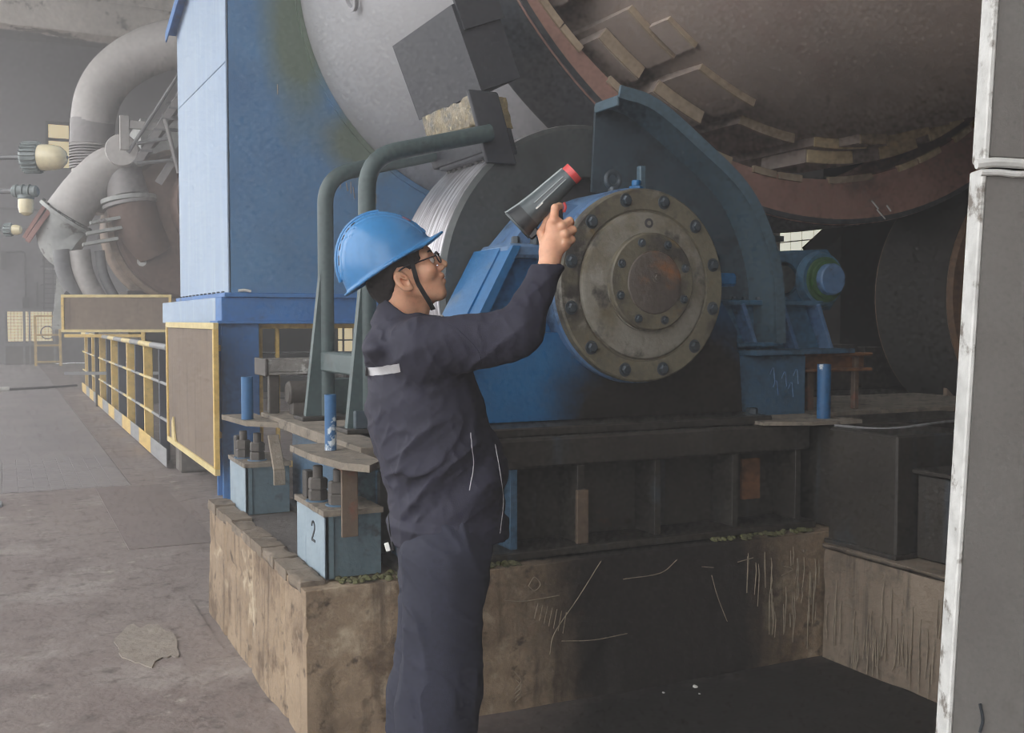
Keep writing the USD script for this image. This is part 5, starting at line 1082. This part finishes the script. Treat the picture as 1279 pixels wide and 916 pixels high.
def ribbon(pts, w, th, nrms):
    """flat strap through pts"""
    pts = np.array(pts); t = np.gradient(pts, axis=0); v_ = []
    for p, tt, n_ in zip(pts, t, nrms):
        n_ = unit(n_); s = unit(np.cross(tt, n_)); v_ += [p + s * w / 2 - n_ * th / 2, p + s * w / 2 + n_ * th / 2, p - s * w / 2 + n_ * th / 2, p - s * w / 2 - n_ * th / 2]
    v_ = np.array(v_); k = len(pts); f_ = []
    for i in range(k - 1):
        for j in range(4):
            a, b = i * 4 + j, i * 4 + (j + 1) % 4; f_ += [(a, b, b + 4), (a, b + 4, a + 4)]
    f_ += [(0, 2, 1), (0, 3, 2), (4 * k - 4, 4 * k - 3, 4 * k - 2), (4 * k - 4, 4 * k - 2, 4 * k - 1)]
    m = trimesh.Trimesh(v_, np.array(f_), process=False); trimesh.repair.fix_normals(m); return m
def grad(fn, p, e=1e-3): p = np.atleast_2d(p); return np.stack([fn(p + np.eye(3)[k] * e) - fn(p - np.eye(3)[k] * e) for k in range(3)], 1) / (2 * e)
def march(fn, px, py, b0=-.6, b1=.5):
    """where the sight line of a pixel first meets a surface, local coordinates"""
    bs = np.arange(b0, b1, .002); P_ = np.array([L(px, py, b) for b in bs]); d = fn(P_); i = np.argmax(d < 0); return P_[i] if d[i] < 0 else None
def strap_path(qs, out):
    pts = curve([head_pt(*q) for q in qs], 5)
    for _ in range(4): dd = np.minimum(head_sdf(pts), neck_sdf(pts)); pts = pts + grad(head_sdf, pts) * (out - dd)[:, None] * (dd < out)[:, None]
    return pts, grad(head_sdf, pts)
for s in (1, -1):
    st = [strap_path([(.034, .084 * s, .03), (.026, .080 * s, -.02), (.022, .070 * s, -.06), (.030, .050 * s, -.115), (.034, .012 * s, -.142)], .003), strap_path([(-.060, .080 * s, .0), (-.035, .082 * s, -.060), (.0, .070 * s, -.082), (.016, .062 * s, -.09)], .003)]
    for (pts, nn_), w_ in zip(st[:1], (.013, .009)): hpart(hm, 'chin_strap', [ribbon(pts, w_, .003, nn_)], 'strap_black', 'black chin strap')
# --- face details
for s in (1, -1):
    ec = head_pt(.083, .033 * s, -.010); hpart(bd, 'eye', [lathe([(.0001, -.0115)] + [(.0115 * math.sin(t), -.0115 * math.cos(t)) for t in np.linspace(.2, 2.9, 10)] + [(.0001, .0115)], ec, HF, 16)], 'eye_white')
    hpart(bd, 'iris', [lathe([(0, 0), (.0055, 0), (.005, .0012), (0, .0016)], ec + HF * .0108, HF, 14)], 'iris')
    pts = [head_pt(*q) for q in ((.094, .014 * s, .012), (.093, .030 * s, .017), (.080, .048 * s, .013))]; hpart(bd, 'eyebrow', [tube(curve(pts, 4), np.linspace(.004, .0025, 9), 8)], 'hair')
gl = []
for s in (1, -1):
    c = head_pt(.108, .032 * s, -.010); X = unit(HR * 1 - HF * .25 * s); gl.append(tube(np.array([c + .024 * math.cos(t) * X + .017 * math.sin(t) * HU for t in np.linspace(0, 2 * math.pi, 25)]), .0022, 6))
    gl.append(tube(curve([head_pt(.101, .056 * s, -.004), head_pt(.06, .074 * s, -.002), head_pt(-.0, .082 * s, .0), head_pt(-.03, .082 * s, -.012)], 4), .0024, 6))
gl.append(tube(curve([head_pt(.113, .009, -.004), head_pt(.117, 0, -.001), head_pt(.113, -.009, -.004)], 3), .002, 6))
gs = hpart(pe, 'eyeglasses', gl, 'lens_frame', 'dark framed eyeglasses')
for s in (1, -1):
    lp_ = [head_pt(.0925, .004 * s, -.0665), head_pt(.088, .023 * s, -.072)]
hpart(bd, 'lips', [tube(curve([head_pt(.090, -.019, -.0705), head_pt(.1000, -.008, -.067), head_pt(.1015, 0, -.0675), head_pt(.1000, .008, -.067), head_pt(.090, .019, -.0705)], 4), .0036, 8), tube(curve([head_pt(.089, -.018, -.0725), head_pt(.0985, -.007, -.0755), head_pt(.0995, 0, -.076), head_pt(.0985, .007, -.0755), head_pt(.089, .018, -.0725)], 4), .0038, 8)], 'lip')
# --- jacket trimmings lying on the cloth
def onjacket(px, py, off=.002):
    p = march(jacket_sdf, px, py)
    if p is None: return None, None
    g_ = unit(grad(jacket_sdf, p)[0]); return p + g_ * off, g_
def cloth_strip(top, bot, nu=14, nv=3, off=.003):
    top, bot = curve(top, max(2, nu // (len(top) - 1))), curve(bot, max(2, nu // (len(bot) - 1))); n_ = min(len(top), len(bot)); rows = []
    for j in range(nv): rows.append([top[i] + (bot[i] - top[i]) * j / (nv - 1) for i in range(n_)])
    P_ = []; N_ = []
    for r_ in rows:
        for x, y in r_:
            p, g_ = onjacket(x, y, off)
            P_.append(p if p is not None else L(x, y, .0)); N_.append(g_ if g_ is not None else np.array([0, -1., 0]))
    P_, N_ = np.array(P_), np.array(N_); Pb = P_ - N_ * .004; k = len(P_); f_ = []
    for j in range(nv - 1):
        for i in range(n_ - 1):
            a = j * n_ + i; q = (a, a + 1, a + n_ + 1, a + n_); f_ += [(q[0], q[1], q[2]), (q[0], q[2], q[3]), (k + q[0], k + q[2], k + q[1]), (k + q[0], k + q[3], k + q[2])]
    m = trimesh.Trimesh(np.vstack([P_, Pb]), np.array(f_), process=False); return m
def z2(*q): return [(float(a), float(b)) for a, b in q]
m = cloth_strip(z2((456, 458.8), (475, 457.5), (499, 453.5)), z2((456, 469.8), (476, 468.5), (501, 464)))
hpart(jk, 'reflective_strip', [m], 'reflective', 'silver reflective strip on the back')
def piping(pts, r=.0016):
    P_ = [onjacket(x, y, .001)[0] for x, y in curve(pts, 6)]; P_ = [p for p in P_ if p is not None]
    if len(P_) < 2: P_ = [L(x, y, -.02) for x, y in pts]
    return tube(np.array(P_), r, 6)
hpart(jk, 'pocket_piping', [piping(z2((587.5, 541), (589, 560), (591, 582), (586, 614)))], 'piping', 'pale piping on the pocket edge')
hpart(jk, 'front_piping', [piping(z2((618, 556), (624, 590), (628, 620), (627.5, 640), (624, 668)), .0013)], 'piping', 'pale piping down the front edge')
hpart(jk, 'sleeve_seam', [piping(z2((600, 465), (598, 440), (572, 412), (560, 404)), .0012)], 'navy_trousers')
kf = [piping(z2((484, 640), (485, 655), (487, 672)), .0022)]
p, g_ = onjacket(488, 676, .004); p = p if p is not None else L(488, 676, -.05)
hpart(pe, 'cord', kf, 'strap_black')
hpart(pe, 'key_tag', [obb(p + [-.008, -.006, -.02], (.014, .006, .026), unit([1, 0, .3]), Y_, unit([-.3, 0, 1]))], 'scrap_white', 'small white tag hanging at the waist'); hpart(pe, 'key_tag', [obb(p + [.006, -.004, -.018], (.010, .008, .026), unit([1, 0, .2]), Y_, unit([-.2, 0, 1]))], 'strap_black', 'small black tag')
hpart(pe, 'shirt_collar', [tube(curve([L(545, 398, -.0), L(553, 404, .0), L(557, 412, .02)], 4), .008, 8), tube(curve([L(551, 395, .02), L(556, 400, .03), L(561, 409, .04)], 4), .006, 8)], 'shirt', 'pale inner collar at the throat')

# ================================================================== HANDHELD GAUGE (pistol thermometer)
gu = thing('handheld_gauge', 'grey handheld gauge with a red ringed tip held up by the worker', 'measuring device', W(np.array([L(685, 250, -.02)]))[0])
gb = -.015
g0, g1_ = L(646, 283, gb + .01), L(717, 216, gb - .005); gd_ = unit(g1_ - g0); gl_ = np.linalg.norm(g1_ - g0)
def gpart(nm, ms, mat, label=None): v_, f_ = tm(J(*ms)); return part(gu, nm, (W(v_), f_), mat, label)
gpart('rear_housing', [lathe([(0, .0), (.043, .0), (.048, .006), (.046, .02), (.041, .045), (0, .045)], g0, gd_, 28)], 'gun_dark')
gpart('rear_rim', [ring(g0 - gd_ * .002, gd_, .038, .050, .008, 28, .002)], 'gun_grey', 'rear rim')
gpart('barrel', [lathe([(0, .04), (.041, .045), (.036, .09), (.032, gl_ * .75), (.029, gl_ - .02), (0, gl_ - .02)], g0, gd_, 28)], 'gun_grey')
gpart('muzzle_ring', [lathe([(.024, gl_ - .02), (.0305, gl_ - .02), (.0305, gl_), (.024, gl_)], g0, gd_, 28), lathe([(0, gl_ - .018), (.024, gl_ - .018), (.024, gl_ - .010), (0, gl_ - .010)], g0, gd_, 24)], 'gun_red', 'red tip ring')
up_ = unit(np.array([-.61, 0, .79]) * 1.0); up_ = unit(up_ - gd_ * (up_ @ gd_)); sd_ = np.cross(gd_, up_); sd_ = sd_ if sd_[1] < 0 else -sd_
gpart('top_rib', [tube(np.array([g0 + gd_ * t + up_ * r_ for t, r_ in ((.0, .050), (.045, .042), (.09, .037), (gl_ - .02, .030))]), .004, 8)], 'gun_edge', 'pale edge along the top')
for k in (-1, 0): gpart('side_groove', [tube(np.array([g0 + gd_ * t + (sd_ * .92 + up_ * (.3 + .35 * k)) / np.linalg.norm(sd_ * .92 + up_ * (.3 + .35 * k)) * r_ for t, r_ in ((.08, .0375), (gl_ - .035, .0305))]), .0022, 6)], 'gun_edge')
q = g0 + gd_ * .085 + sd_ * .0375 - up_ * .004; gpart('label_plate', [obb(q, (.026, .005, .002), gd_, up_, sd_, .0005)], 'scrap_white', 'small white label')
gpart('rear_foot', [obb(g0 + gd_ * .02 - up_ * .048, (.035, .022, .03), gd_, up_, sd_, .004)], 'gun_dark')
gA, gB = L(694, 262, gb - .02), L(703, 312, gb - .022)
gpart('grip', [tube(np.array([gA, (gA + gB) / 2, gB]), [.017, .0155, .017], 16)], 'gun_dark')
gpart('trigger', [tube(curve([L(704, 254, gb - .02), L(706, 260, gb - .02), L(704, 266, gb - .02)], 3), .004, 8)], 'gun_red')

# ================================================================== DUST HAZE in the hall
path = numbered('/World/dust_haze'); v, f = tm(trimesh.creation.box([17.6, 43.6, 10.4])); usdkit.mesh(stage, path, (v + [4.05, 15.95, 5.3], f), None, False)
hp = stage.GetPrimAtPath(path); UsdShade.MaterialBindingAPI.Apply(hp).Bind(MATS['haze']); tag(hp, 'thin grey dust haze hanging through the whole hall', 'haze', None, 'stuff')
